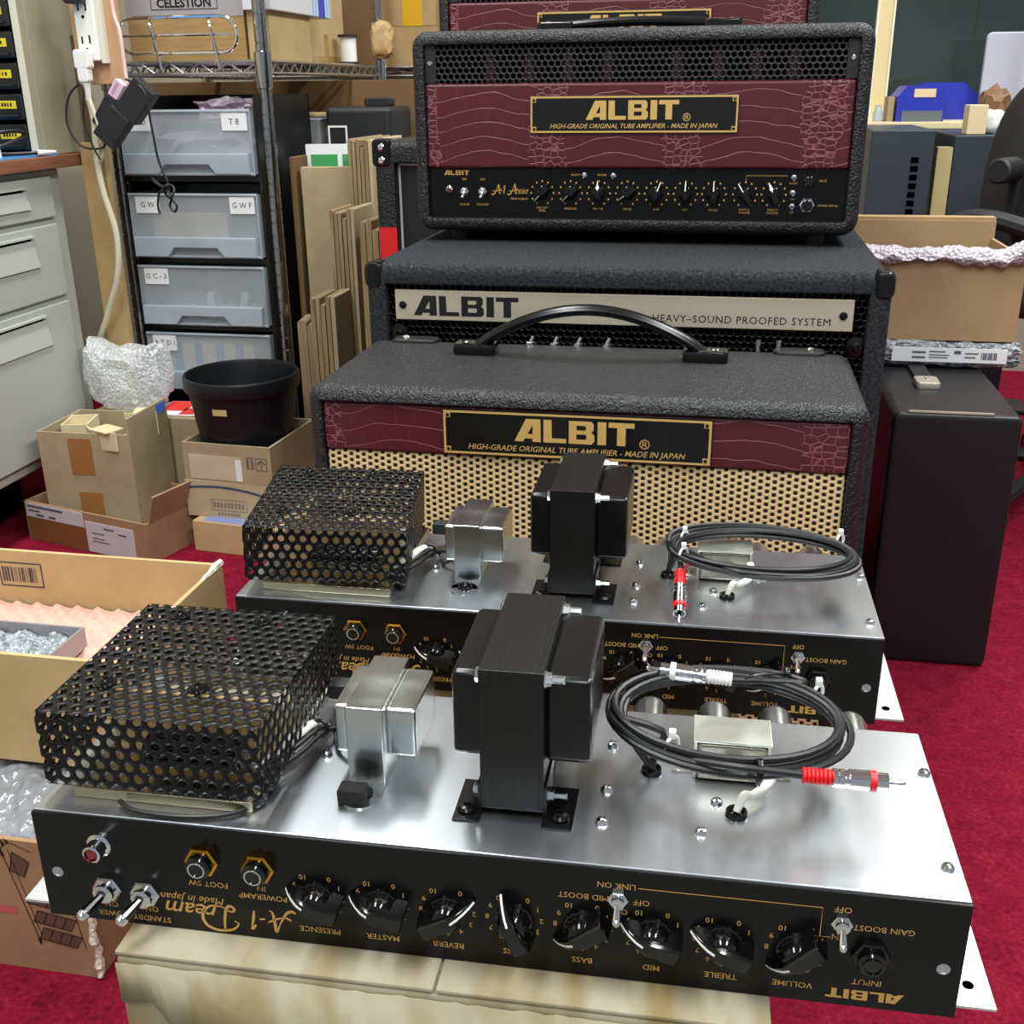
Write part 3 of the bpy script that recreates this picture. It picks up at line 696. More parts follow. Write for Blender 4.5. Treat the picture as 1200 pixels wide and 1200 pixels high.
    b = BM(); roundbox(b, (.118, .030, H + .0012), (.130, .046, H + .012), .003, 'y', .003); obj('cable_sleeve', b, FOAMB, t)
    b = BM(); roundbox(b, (.134, .118, H + .012), (.152, .130, H + .022), .002, 'y', .001); cn = obj('connector', b, PLASM, t)
    for q, m in enumerate((RED, mat('green_insulation', '1c8a58', .4), RUB)):
        b = BM(); tube(b, catmull([(.150, .120 + q * .003, H + .017), (.157, .117 + q * .003, H + .014), (.161, .108 + q * .002, H + .008), (.158, .096, H + .002)], 5), .0011, 6); obj('lead', b, m, cn)
    if front: obj('foam_pad', box(BM(), (.168, .0285, H), (.184, .0395, H + .0095), .0015), FOAMB, t)
    # valve shields on the rear edge
    for x in (.255, .3055, .3357, .377, .4155, .462):
        b = BM(); lathe(b, [(.0110, 0), (.0112, .020), (.0104, .0235), (.008, .0245), (.004, .0238), (0, .0240)], (x, D, H - .0125), (0, 1, 0), 28); obj('valve_shield', b, ALU_D, t)
    # coiled signal cable with two plugs
    rnd = random.Random(3 if front else 5)
    cx, cy, rx, ry = (.3825, .100, .0655, .047) if front else (.4155, .074, .071, .038)
    P = []; turns = 4 if front else 5; n = 26
    def at(k, tot):
        a = 2 * pi * k / n + (2.4 if front else 3.3); f = k / tot
        jit = .0042 * sin(a * .37 + 1.3) + .0022 * sin(a * .81 + f * 5)
        z = H + .0295 + .003 * sin(a * .5 + f * 3) + .004 * f + .003 * sin(a - .5)
        return (cx + (rx + jit) * cos(a), cy + (ry + jit * .7) * sin(a), z)
    tot = turns * n
    body = [at(k, tot) for k in range(0, tot + (9 if front else 1), 2)]
    start = [(.340, .0865, H + .003), (.342, .090, H + .013), (.345, .093, H + .024)]
    b = BM()
    if front:
        w2 = body + [(.385, .047, H + .0345), (.402, .0452, H + .035), (.420, .044, H + .035)]
        tube(b, catmull(start + w2[2:], 3), .00225, 8)
        tube(b, catmull([(.341, .085, H + .003), (.330, .083, H + .02), (.322, .100, H + .029), (.330, .130, H + .033), (.360, .151, H + .034), (.405, .152, H + .035), (.428, .141, H + .036), (.405, .139, H + .036), (.384, .138, H + .0355)], 6), .0021, 8)
    else:
        tube(b, catmull(start + body[2:], 3), .00215, 8)
        tube(b, catmull([(.340, .0865, H + .003), (.346, .080, H + .020), (.349, .066, H + .026), (.350, .055, H + .0255), (.3505, .048, H + .0205)], 6), .0021, 8)
    cb = obj('signal_cable', b, RUB, t)
    if front:
        rca(cb, (.419, .044, H + .035), (1, .03, -.02), RED); rca(cb, (.385, .1382, H + .0358), (-1, .06, .04), WHITEP)
        ties = [((.398, .049, H + .031), .0075), ((.418, .148, H + .034), .007)]
        for (x, y, z), r in ties:
            b = BM(); tube(b, [(x - .002 + .0012 * k / 14, y + r * .75 * cos(2 * pi * k / 14), z + r * sin(2 * pi * k / 14)) for k in range(36)], .0008, 5); obj('twist_tie', b, BELL, cb)
        b = BM(); tube(b, catmull([(.418, .144, H + .039), (.408, .139, H + .041), (.398, .134, H + .042), (.392, .131, H + .041)], 5), .0008, 5)
        obj('twist_tie', b, BELL, cb)
        wt = [((.351, .066, H + .031), .0070), ((.436, .137, H + .031), .006)]
    else:
        rca(cb, (.3505, .049, H + .0215), (.02, -1, -.42), RED)
        wt = [((.352, .058, H + .032), .006), ((.352, .092, H + .032), .006), ((.476, .104, H + .032), .006)]
    for (x, y, z), r in wt:
        b = BM(); tube(b, [(x + r * .5 * cos(a), y + r * .6 * cos(a), z + r * sin(a)) for a in [2 * pi * k / 14 for k in range(14)]], .0011, 6, True); box(b, (x - .002, y - .002, z + r - .001), (x + .002, y + .003, z + r + .004), .0008)
        obj('cable_tie', b, WHITEP, cb)
    if not front:
        b = BM(); tube(b, catmull([(.345, .083, H + .003), (.352, .082, H + .010), (.360, .088, H + .012), (.366, .092, H + .010)], 5), .0012, 6); obj('red_lead', b, mat('dark_red_insulation', 'a01030', .4), t)
    return t
def cover_bm(w, d, h):
    b = BM(); p, r = .0087, .00262
    perf(b, w, d, p, r, Matrix.Translation((0, 0, h)))
    perf(b, w, h, p, r, XZ.copy()); perf(b, w, h, p, r, Matrix.Translation((0, d, 0)) @ XZ)
    S = Matrix(((0, 0, 1, 0), (1, 0, 0, 0), (0, 1, 0, 0), (0, 0, 0, 1)))
    perf(b, d, h, p, r, S); perf(b, d, h, p, r, Matrix.Translation((w, 0, 0)) @ S)
    return b
chassis('bare aluminium amplifier chassis nearest the camera, on a stained beige carton', (-.363, .452, .355), 1.34, True)
chassis('second bare amplifier chassis standing behind the nearest chassis, before the woven grille', (-.370, .739, .351), 1.14, False)

# ------------------------------------------------------------------ cartons and what lies in them
def open_box(w, d, h, t=.005, flaps=()):
    b = BM(); box(b, (0, 0, 0), (w, d, t)); box(b, (0, 0, t), (w, t, h)); box(b, (0, d - t, t), (w, d, h)); box(b, (0, t, t), (t, d - t, h)); box(b, (w - t, t, t), (w, d - t, h))
    return b
def lumpy(nx, ny, x0, x1, y0, y1, f, seed=1, amp=.004):
    r = random.Random(seed); b = BM(); V = [[None] * (ny + 1) for _ in range(nx + 1)]
    for i in range(nx + 1):
        for j in range(ny + 1):
            u, v = i / nx, j / ny
            V[i][j] = b.verts.new((x0 + (x1 - x0) * u + r.uniform(-1, 1) * amp * .5, y0 + (y1 - y0) * v + r.uniform(-1, 1) * amp * .5, f(u, v) + r.uniform(-1, 1) * amp))
    for i in range(nx):
        for j in range(ny): b.faces.new((V[i][j], V[i + 1][j], V[i + 1][j + 1], V[i][j + 1]))
    return b
def crumple(w, d, h, seed, n=3, amp=.12, ears=0):
    """closed crumpled bag standing on z=0"""
    b = BM(); bmesh.ops.create_icosphere(b, subdivisions=n, radius=1); r = random.Random(seed)
    for v in b.verts:
        c = v.co.copy(); q = 1 + amp * (sin(c.x * 7 + seed) * cos(c.y * 9 + c.z * 6) + .7 * r.uniform(-1, 1))
        p = [math.copysign(abs(t) ** .7, t) * q for t in c]
        if ears and c.z > .2: p[2] += ears * (max(0, abs(c.x) - .25) ** 1.2) * (1.2 if c.x < 0 else .9)
        v.co = Vector((p[0] * w / 2, p[1] * d / 2, max(0, (p[2] * .5 + .5) * h)))
    return b
# carton under the nearest chassis
t = thing('carton', 'stained beige carton with torn paper front under the nearest chassis', 'box', (-.363, .452, 0), 1.34)
obj('body', box(BM(), (.051, -.024, 0), (.408, .150, .3515), .003), CARDS, t)
for x0, x1 in ((.051, .2325), (.2338, .408)):
    obj('top_flap', box(BM(), (x0, -.0235, .3517), (x1, .150, .3548), .001), CARDS, t)
r = random.Random(4); b = BM(); top = []; low = []
for i in range(60):
    x = .052 + .356 * i / 59
    z = .322 if x < .073 else (.322 - (x - .073) * 2.2 if x < .083 else .300 - .12 * min(1, (x - .083) * 6))
    top.append(b.verts.new((x, -.0256, .349 + r.uniform(-.0008, .0008)))); low.append(b.verts.new((x, -.0253, z + r.uniform(-.002, .002))))
for i in range(59): b.faces.new((top[i], top[i + 1], low[i + 1], low[i]))
obj('torn_paper_layer', b, mat_card('fuzzy_torn_paper', '9f967f', 'b0a890', stain='8a7850'), t, solid=.001)
t = thing('carton', 'beige carton under the second chassis, behind the stained carton', 'box', (-.370, .739, 0), 1.14)
obj('body', box(BM(), (.06, .01, 0), (.40, .145, .348), .003), CARDS, t)
for x0, x1 in ((.06, .229), (.231, .40)): obj('top_flap', box(BM(), (x0, .010, .3482), (x1, .145, .3508), .001), CARDS, t)

# left: open carton on floor filled with bubble wrap
t = thing('open_carton', 'brown carton on the carpet with printed shelf diagrams, at left edge', 'box', (-1.0, .737, 0), 0)
obj('body', open_box(.447, .37, .153), CARDB, t)
p = Print(-.0006)
X = lambda px: .331 + (px - 20) / 80 * .083
for (xa, z0) in ((.372, .118), (.383, .082), (.3865, .060), (.3895, .040)):
    wd = .022 if z0 > .1 else .046; q = .014 if z0 < .1 else .022
    p.put(([Vector((0, 0)), Vector((wd - .008, -.006)), Vector((wd, q * .55)), Vector((.006, q))], [(0, 1, 2, 3)]), xa, z0)
obj('printed_shelves', p.bm, mat('faded_dark_print', '5c4434', .8), t, smooth=0)
p = Print(-.0009)
for (xa, z0) in ((.383, .082), (.3865, .060), (.3895, .040)):
    p.line([(xa, z0), (xa + .038, z0 - .006), (xa + .046, z0 + .0077), (xa + .006, z0 + .014), (xa, z0)], .0009)
    for k in (1, 2, 3): p.line([(xa + k * .0098, z0 - .0016 * k), (xa + .006 + k * .0100, z0 + .014 - .0016 * k)], .0007)
p.line([(.372, .118), (.386, .112), (.394, .130), (.378, .140), (.372, .118)], .0009)
p.line([(.368, .134), (.3885, .040)], .0009); p.line([(.374, .143), (.392, .045)], .0006); p.line([(.430, .088), (.437, .035)], .0007)
for x, z, dx, dz in ((.368, .134, -.0025, .010), (.3885, .040, .0008, -.008), (.371, .146, -.003, .008), (.376, .149, -.004, .006)):
    p.line([(x, z), (x + dx, z + dz)], [.004, .0004])
p.line([(.365, .138), (.3715, .150)], .0008); p.line([(.378, .150), (.398, .142)], .0008)
obj('printed_lines', p.bm, BLACKP, t, smooth=0)
p = Print(-.0007); p.rect(.318, .133, .352, .144); p.rect(.318, .066, .3705, .075); obj('printed_bars', p.bm, mat('faded_pink_print', 'c05a58', .8), t, smooth=0)
r = random.Random(9); b = BM(); tube(b, [(.448, .003 * r.uniform(-1, 1), .153 - .150 * i / 24) for i in range(25)], .003, 6, rad=[.0028 + .0022 * r.random() for i in range(25)]); obj('frayed_corner', b, FRAY, t)
b = lumpy(60, 46, -.990, -.560, .745, 1.10, lambda u, v: .146 + .026 * min(1, v * 6) * (.9 + .1 * sin(u * 31) * sin(v * 23)), 3, .003)
tag(obj('bubble_wrap', b, mat_wrap('silvery_bubble_wrap', '9a9ea4', .86, 75, 1.0), solid=.002), 'crumpled silvery bubble wrap filling the printed carton at left edge', 'bubble wrap')
t = thing('open_carton', 'wide golden carton lined with pink egg-crate foam, at left edge', 'box', (-1.10, .82, .180), 0)
obj('body', open_box(.56, .235, .120), CARDG, t)
b = BM()
r = random.Random(2); tube(b, [(.555 + .004 * r.random(), .236 - .01 * i, .119 + .003 * r.random()) for i in range(6)], .004, 6, rad=[.004, .005, .004, .003, .002, .001]); obj('frayed_corner', b, FRAY, t)
p = Print(.2294); x0, z0 = .278, .0745
p.frame(x0, z0, x0 + .056, z0 + .031, .0014); r = random.Random(5); x = x0 + .004
while x < x0 + .048:
    w = r.choice((.0007, .0012, .0019)); p.rect(x, z0 + .006, x + w, z0 + .025); x += w + r.choice((.0009, .0016, .0024))
obj('printed_barcode', p.bm, mat('navy_print', '2c2a50', .7), t, smooth=0)
b = lumpy(150, 60, -1.093, -.547, .827, 1.047, lambda u, v: .2335 + .006 * sin(u * .546 / .026 * 2 * pi) * sin(v * .22 / .026 * 2 * pi), 6, .0002)
M = b; L = [v for v in b.verts]
tag(obj('egg_crate_foam', b, mat('pink_foam', 'd8a898', .95, bump=.2, bscale=300), solid=.0), 'pink egg-crate foam sheet lining the golden carton', 'foam')
t = thing('shallow_tray', 'small grey metal tray resting on the pink foam', 'tray', (-.815, .862, .238), 0)
obj('body', open_box(.158, .092, .023, .003), mat('grey_lilac_metal', '9d9aa0', .35, .4), t)
b = lumpy(46, 30, -.811, -.661, .866, .950, lambda u, v: .250 + .004 * sin(u * 25) * sin(v * 14), 8, .0026)
tag(obj('foil_wrap', b, mat_wrap('silver_foil_wrap', 'a8b0b6', .95, 130, 1.0), solid=.001), 'crinkled silver wrap packed inside the small grey tray', 'packing')

# small cartons on the floor by the desk
t = thing('open_carton', 'low open carton with shipping labels on the carpet by the grey desk', 'box', (-1.282, 1.741, 0), -15.3)
obj('body', open_box(.303, .195, .078, .004), CARDB, t)
q = Matrix.Translation((.303, 0, .076)) @ Matrix.Rotation(radians(18), 4, 'Y')
b = BM(); box(b, (-.004, .01, 0), (0, .19, .055), 0, 2, q); obj('side_flap', b, CARDB, t)
obj('shipping_label', box(BM(), (.004, -.0012, .048), (.150, .0002, .076)), mat('lilac_label_paper', 'c9c4c8', .6), t)
obj('shipping_label', box(BM(), (.155, -.0014, -.0 + .002), (.272, .0002, .062)), mat('lilac_label_paper', 'c9c4c8', .6), t)
p = Print(-.0018)
for (x, z, w, h) in ((.010, .068, .09, .004), (.010, .060, .03, .003), (.03, .052, .02, .004), (.062, .052, .018, .004), (.200, .052, .025, .003), (.235, .046, .02, .003), (.170, .030, .03, .002), (.170, .024, .04, .002), (.170, .040, .03, .002)): p.rect(x, z, x + w, z + h)
obj('label_print', p.bm, mat('grey_print', '55535a', .7), t, smooth=0)
obj('tape', box(BM(), (.004, -.001, .002), (.154, .0, .047)), mat('dark_brown_tape', '7d5530', .3), t)
t = thing('open_carton', 'tall tan carton with brown tape, standing in the low labelled carton', 'box', (-1.232, 1.744, .0055), 1)
W, D, H = .184, .152, .210; b = open_box(W, D, H, .004)
obj('body', b, CARD, t)
b = BM(); box(b, (W - .004, 0, H), (W, D, H + .030), 0, 2); obj('raised_flap', b, CARD, t, (0, 0, 0))
for z0, z1, x in ((.130, .200, .060), (.0, .095, .068)): obj('tape', box(BM(), (x, -.0010, z0), (x + .046, .0003, z1)), TAPE, t)
obj('blue_tape', box(BM(), (W - .0005, .110, H + .008), (W + .001, .145, H + .026)), mat('blue_masking_tape', '2c62c8', .5), t)
for (x, y, rz, w, d, h, nm, lb) in ((-1.212, 1.79, 14, .05, .07, .030, 'small_box', 'small cream open box at left inside the tall tan carton'), (-1.150, 1.775, -24, .085, .028, .035, 'cardboard_piece', 'folded cream cardboard piece leaning in front inside the tan carton'), (-1.105, 1.835, 20, .06, .03, .045, 'cardboard_piece', 'cream cardboard piece at the right back inside the tan carton')):
    t = thing(nm, lb, 'cardboard', (x, y, .185), rz)
    if nm == 'small_box':
        obj('body', open_box(w, d, h, .003), mat_card('cream_board', 'cdbd96', 'd8caa6'), t)
    else:
        b = BM(); prism(b, [(0, 0), (w * .45, -.012), (w, 0), (w, .004), (w * .45, -.008), (0, .004)], h, None); obj('body', b, mat_card('cream_board', 'cdbd96', 'd8caa6'), t)
        obj('fold', box(BM(), (w * .3, -.012, h), (w * .9, d, h + .002)), mat_card('cream_board', 'cdbd96', 'd8caa6'), t)
# packed wad that carries them
tag(obj('paper_wad', crumple(.13, .12, .17, 3), CARD2, None, (-1.140, 1.822, .0115)), 'tan paper wad filling the tall tan carton below the cream pieces', 'packing')
t = thing('carton', 'closed tan carton behind the tall tan carton, under the bubble wrap', 'box', (-1.235, 1.915, 0), 0)
obj('body', box(BM(), (0, 0, 0), (.285, .11, .200), .002), CARD, t); obj('tape', box(BM(), (.12, -.0008, .14), (.17, .09, .2008)), TAPE, t)
t = thing('leaflet', 'red and white printed leaflet on the carton beside the black pot', 'paper', (-1.095, 1.922, .2012), 4)
obj('sheet', box(BM(), (0, 0, 0), (.105, .10, .002)), WHITEL, t)
b = BM(); box(b, (.002, .03, .0021), (.055, .098, .0024)); box(b, (.060, .06, .0021), (.103, .098, .0024)); box(b, (.05, .005, .0021), (.08, .05, .0024)); obj('red_print', b, mat('red_ink', 'd83028', .6), t)
tag(obj('bubble_wrap', crumple(.160, .11, .125, 11, 4, .07, .95), mat_wrap('clear_bubble_wrap', 'eef2f4', .52, 170, .5), None, (-1.163, 1.972, .200)), 'crumpled clear bubble wrap heaped against the grey desk drawers', 'bubble wrap')

def stack_box(label, z, h, x, y, w, d, rz, m, extra):
    t = thing('open_carton' if extra != 3 else 'carton', label, 'box', (x, y, z), rz)
    obj('body', open_box(w, d, h, .005) if extra != 3 else box(BM(), (0, 0, 0), (w, d, h), .002), m, t); return t
t = stack_box('open tan carton with torn label, directly under the black pot', .1305, .072, -.956, 1.765, .176, .19, -4, CARD, 1)
obj('torn_label', box(BM(), (.012, -.0008, .004), (.115, .0003, .050)), mat_card('worn_paper', 'b9ab90', 'c9bca2'), t)
b = BM(); box(b, (.105, -.0010, .004), (.117, .0002, .045)); obj('white_patch', b, WHITEL, t)
p = Print(-.0012); p.frame(.128, .030, .142, .052, .0012); p.frame(.146, .028, .168, .052, .0012)
p.line([(.131, .033), (.131, .049)], .002); p.line([(.138, .033), (.138, .049)], .002); p.line([(.150, .040), (.157, .047), (.164, .040)], .003); p.line([(.157, .032), (.157, .042)], .0014)
obj('printed_marks', p.bm, mat('purple_grey_print', '62505c', .7), t, smooth=0)
t = stack_box('tan carton with a blue curved line, middle of the stack under the black pot', .0605, .070, -.958, 1.763, .180, .19, -3, CARD2, 2)
p = Print(-.0008); p.line([(.004 + .176 * i / 20, .050 + .012 * sin(pi * (.15 + .75 * i / 20)) - .012 * (i / 20) ** 2) for i in range(21)], .004); obj('blue_line', p.bm, mat('blue_ink', '37406e', .7), t, smooth=0)
p = Print(-.0008); p.frame(.050, .014, .122, .036, .001)
for k in range(9): p.rect(.054 + k * .0072, .020, .0585 + k * .0072, .030)
for k in range(7): p.rect(.062 + k * .0066, .005, .066 + k * .0066, .010)
obj('printed_stamp', p.bm, mat('grey_brown_print', '8a7668', .7), t, smooth=0)
t = stack_box('golden tan carton with blue tape, lowest of the stack under the black pot', 0, .060, -.940, 1.738, .190, .2, -6, CARDG, 3)
obj('blue_tape', box(BM(), (.02, .004, .0598), (.12, .03, .0608)), mat('pale_blue_tape', '8890c8', .4), t)
t = thing('plant_pot', 'large empty black plastic pot with a yellow sticker, on stacked cartons', 'pot', (-.868, 1.856, .136), 0)
b = BM(); lathe(b, [(.074, 0), (.078, .003), (.098, .148), (.1035, .150), (.1065, .156), (.1065, .174), (.1045, .178), (.1005, .178), (.0985, .172), (.096, .150), (.074, .006), (0, .006)], (0, 0, 0), (0, 0, 1), 64); obj('body', b, mat('black_pot_plastic', '121418', .38, spec=.5), t)
b = BM(); n = 8
A = [(-.0975 * sin(radians(8 - a)), -.0975 * cos(radians(8 - a))) for a in (0, 4, 8, 12, 16)]
A = [(.0965 * sin(radians(-8 + 4 * k)) - .004, -.0965 * cos(radians(-8 + 4 * k))) for k in range(5)]
V = [[b.verts.new((x * (1 + .001), y * 1.003, .120)) for x, y in A], [b.verts.new((x * 1.016, y * 1.018, .132)) for x, y in A]]
for i in range(4): b.faces.new((V[0][i], V[0][i + 1], V[1][i + 1], V[1][i]))
obj('sticker', b, mat('yellow_sticker', 'd2bd84', .5), t)

# ------------------------------------------------------------------ desk with drawers, parts cabinet
t = thing('steel_desk', 'grey steel drawer desk along the left side with brown-edged worktop', 'desk', (0, 0, 0), 0)
obj('body', box(BM(), (-1.74, .9, .128), (-1.266, 1.995, .664), .004), GREYS, t)
obj('plinth', box(BM(), (-1.70, 1.0, .0), (-1.40, 1.9, .128)), HOLE, t)
wt = obj('worktop', box(BM(), (-1.75, .85, .666), (-1.242, 2.12, .688), .002), mat('brown_wood_edge', '8a5a40', .4, var='70442e', vscale=12, vstretch=(1, 1, 20)), t)
obj('mat', box(BM(), (-1.74, .9, .6882), (-1.262, 2.00, .6905)), mat('blue_work_mat', '4a8cc8', .5), wt)
for z0, z1 in ((.578, .652), (.432, .566), (.150, .420)):
    dr = obj('drawer', box(BM(), (-1.270, 1.48, z0), (-1.258, 1.955, z1), .003), GREYS, t)
    zz = z1 - .016; hh = min(.055, (z1 - z0) * .5)
    b = BM(); v = [b.verts.new(p) for p in ((-1.2577, 1.60, zz), (-1.2577, 1.865, zz), (-1.2545, 1.875, zz - hh), (-1.2545, 1.61, zz - hh), (-1.266, 1.60, zz), (-1.266, 1.865, zz))]
    b.faces.new(v[:4]); box(b, (-1.2580, 1.60, zz - .001), (-1.2520, 1.867, zz + .003)); obj('pull', b, mat('light_grey_steel', 'b4b6ae', .35), dr)
    obj('pull_slot', box(BM(), (-1.2585, 1.605, zz - .006), (-1.2570, 1.860, zz - .001)), HOLE, dr)
t = thing('parts_cabinet', 'cabinet of small black drawers with yellow labels on the desk', 'cabinet', (-1.497, 1.965, .6885), 0)
b = BM(); box(b, (.205, .0, 0), (.232, .15, .46), .002); box(b, (0, 0, 0), (.012, .15, .46)); box(b, (0, .14, 0), (.23, .15, .46)); box(b, (0, 0, .44), (.23, .15, .46)); box(b, (0, 0, 0), (.23, .15, .006)); obj('body', b, BEIGES, t)
obj('front_strip', box(BM(), (.205, -.004, 0), (.217, .001, .46)), mat('cream_strip', 'd9d6c2', .5), t)
for k in range(8):
    z = .010 + k * .053; dr = obj('drawer', box(BM(), (.014, -.010, z), (.203, .13, z + .046), .004), mat('black_drawer_plastic', '1a1b1e', .35), t)
    b = BM(); box(b, (.150, -.0112, z + .020), (.192, -.0098, z + .034)); obj('label', b, mat('yellow_label', 'e6cf2a', .5), dr)
    p = Print(-.0114); rr_ = random.Random(k)
    for q in range(5): p.rect(.156 + q * .006, z + .024, .1585 + q * .006 + rr_.random() * .002, z + .030)
    obj('label_print', p.bm, BLACKP, dr, smooth=0)
    obj('pull', box(BM(), (.08, -.018, z + .004), (.195, -.009, z + .010), .002), mat('black_drawer_plastic', '1a1b1e', .35), dr)
t = thing('desk_device', 'black plastic device standing on the left end of the desk', 'device', (-1.395, 1.76, .6905), 0)
obj('body', box(BM(), (0, 0, 0), (.075, .07, .115), .008), PLASM, t); obj('cap', box(BM(), (.01, .01, .115), (.06, .06, .135), .006), PLASM, t)
tag(obj('wooden_stick', box(BM(), (-1.308, 1.80, .6905), (-1.296, 1.85, .832), .002), mat('pale_wood', 'a08a68', .6)), 'short wooden slat upright beside the black device on the desk', 'wood')
tag(obj('marker_pen', cyl(BM(), (-1.283, 1.845, .6905), (-1.283, 1.845, .792), .0055, 14, bev=.001), WHITEP), 'slim white tube standing upright on the desk', 'pen')
t = thing('cable', 'black cable with a white connector lying on the desk edge', 'cable', (0, 0, 0))
b = BM(); tube(b, catmull([(-1.34, 1.78, .695), (-1.31, 1.80, .722), (-1.27, 1.86, .735), (-1.258, 1.90, .728), (-1.285, 1.83, .705), (-1.33, 1.82, .700), (-1.30, 1.88, .695), (-1.262, 1.93, .695)], 6), .0035, 8); obj('cord', b, RUB, t)
b = BM(); cyl(b, (-1.262, 1.93, .695), (-1.246, 1.965, .695), .0055, 12, .003); obj('connector', b, WHITEP, t)

# ------------------------------------------------------------------ wire shelving, seen from its end
def rack(label, loc, rz, W=.325, D=.745, H=1.25):
    t = thing('wire_shelving', label, 'shelving', loc, rz)
    for x in (0, W):
        for y in (0, D):
            b = BM(); prof = [(.0118, 0)]; z = .02
            while z < H: prof += [(.0125, z), (.0125, z + .0215), (.0112, z + .0225), (.0112, z + .0245)]; z += .0254
            prof.append((.0125, H)); lathe(b, prof, (x, y, 0), (0, 0, 1), 18); po = obj('post', b, mat_alu('chromed_post', 'a8aaac', .18, (1, 1, 1), .08), t)
            b = BM(); lathe(b, [(.0125, .800), (.0155, .803), (.0165, .845), (.0165, .866), (.014, .868), (.0125, .868)], (x, y, 0), (0, 0, 1), 18); obj('clip', b, mat_alu('chromed_clip', 'b8b8b4', .15, (1, 1, 1), .05), po)
    for zs in (.829, .045):
        b = BM(); z1 = zs + .021
        def bar(p, q):
            n = 10 if p[1] == q[1] else 30
            cyl(b, p, q, .0036, 8)
            p2, q2 = Vector(p) + Vector((0, 0, -.021)), Vector(q) + Vector((0, 0, -.021)); cyl(b, p2, q2, .0036, 8)
            Z = [(Vector(p).lerp(Vector(q), i / n) + Vector((0, 0, -.021 if i % 2 else 0))) for i in range(n + 1)]; tube(b, Z, .0028, 6)
        bar((.012, 0, z1), (W - .012, 0, z1)); bar((.012, D, z1), (W - .012, D, z1)); bar((0, .012, z1), (0, D - .012, z1)); bar((W, .012, z1), (W, D - .012, z1))
        y = .03
        while y < D: cyl(b, (0, y, z1 - .001), (W, y, z1 - .001), .0020, 6); y += .027
        obj('shelf', b, mat_alu('chromed_wire', 'c0c2c4', .25, (1, 1, 1), .08), t)
    return t
rack('chrome wire shelving unit standing at the left behind the small cartons', (-1.21, 2.125, 0), 0)
rack('second chrome wire shelving behind the first, mostly hidden by the amplifiers', (-1.40, 2.97, 0), 0, 1.20, .36, 1.25)
SHELF = .8532
t = thing('wire_holder', 'chrome bent-wire holder standing on the front of the shelf', 'holder', (-1.166, 2.108, .008), 0)
W, z0, z1 = .243, .846, .909; r = (z1 - z0) / 2
P = [(r + r * cos(radians(a)), 0, z0 + r + r * sin(radians(a))) for a in range(90, 271, 15)] + [(W - r + r * cos(radians(a)), 0, z0 + r + r * sin(radians(a))) for a in range(-90, 91, 15)]
b = BM(); tube(b, [(x, -.004, z + .012) for x, y, z in P], .0032, 8, True); obj('loop', b, CHROME, t)
b = BM(); cyl(b, (.008, -.004, z0 + r + .012), (W - .008, -.004, z0 + r + .012), .0024, 8); obj('crossbar', b, CHROME, t)
for x in (.070, .190):
    b = BM(); tube(b, catmull([(x + .014, -.008, .828), (x + .010, -.008, .86), (x, -.008, .912), (x - .010, .012, .918), (x - .020, .040, .90), (x - .020, .046, .858)], 5), .0028, 8); obj('wire_leg', b, CHROME, t)

def cart(label, lo, hi, m, name='carton'):
    t = thing(name, label, 'box', lo, 0); h = [hi[i] - lo[i] for i in range(3)]
    obj('body', box(BM(), (0, 0, 0), h, .002), m, t); return t, h
t, h = cart('wood-brown carton with a grey printed strip on the shelf behind the wire holder', (-1.195, 2.20, SHELF), (-.948, 2.42, 1.06), mat_card('wood_brown_carton', '9c7c50', 'b08e5e', (1, 1, 9)))
o = obj('printed_strip', box(BM(), (0, -.0008, .081), (h[0], .0002, h[2] - .003)), mat('grey_lilac_print', 'a09a9c', .6), t)
p = Print(-.0012); p.frame(.055, .094, .195, .150, .0014); p.text('CELESTION', .0225, .125, .1055, bold=.03); obj('lettering', p.bm, BLACKP, o, smooth=0)
t, h = cart('small plain tan carton on the shelf, below the white striped box', (-.943, 2.20, SHELF), (-.897, 2.425, .943), CARDG)
t, h = cart('taller tan carton with T-shaped tape on the shelf, next to the shelf post', (-1.02, 2.535, SHELF), (-.947, 2.79, 1.08), CARDG)
b = BM(); box(b, (h[0] - .0002, .110, .005), (h[0] + .0006, .140, .065)); box(b, (h[0] - .0002, .002, .001), (h[0] + .0008, h[1] - .002, .018)); obj('tape', b, TAPET, t)
t, h = cart('white box with blue stripes lying on the small tan carton', (-.943, 2.185, .943), (-.884, 2.530, 1.06), mat('white_card', 'd6d6da', .5))
b = BM()
for y0, y1 in ((.225, .233), (.243, .251), (.312, .320), (.330, .338)): box(b, (h[0] - .0002, y0, 0), (h[0] + .0006, y1, h[2]))
obj('pale_stripes', b, mat('light_blue_print', '8fb6dc', .5), t)
b = BM(); box(b, (h[0] - .0002, .262, 0), (h[0] + .0006, .302, h[2])); obj('blue_band', b, mat('royal_blue_print', '3046c0', .5), t)
t = thing('wire_spool', 'white spool with dark flanges at the back end of the shelf', 'spool', (-.912, 2.715, SHELF), 0)
b = BM(); cyl(b, (0, 0, .006), (0, 0, .060), .019, 20); obj('winding', b, WHITEP, t)
for z in (0, .060):
    b = BM(); cyl(b, (0, 0, z), (0, 0, z + .006), .024, 24); obj('flange', b, PLASM, t)
tag(obj('paper_bundle', crumple(.055, .05, .085, 21, 3, .16), mat_card('crumpled_kraft_paper', 'c3aa80', 'a87f4e'), None, (-.865, 2.845, SHELF + .014)), 'crumpled kraft paper wrapped around the far shelf post', 'paper')
t, h = cart('lower tan carton of the pair on the rear shelf', (-.916, 3.0, SHELF), (-.765, 3.25, .948), mat_card('grey_tan_card', '9c8058', 'aa8c64'))
t, h = cart('upper tan carton with wide yellow tape on the rear shelf', (-.916, 3.0, .9485), (-.768, 3.25, 1.10), mat_card('grey_tan_card', '9c8058', 'aa8c64'))
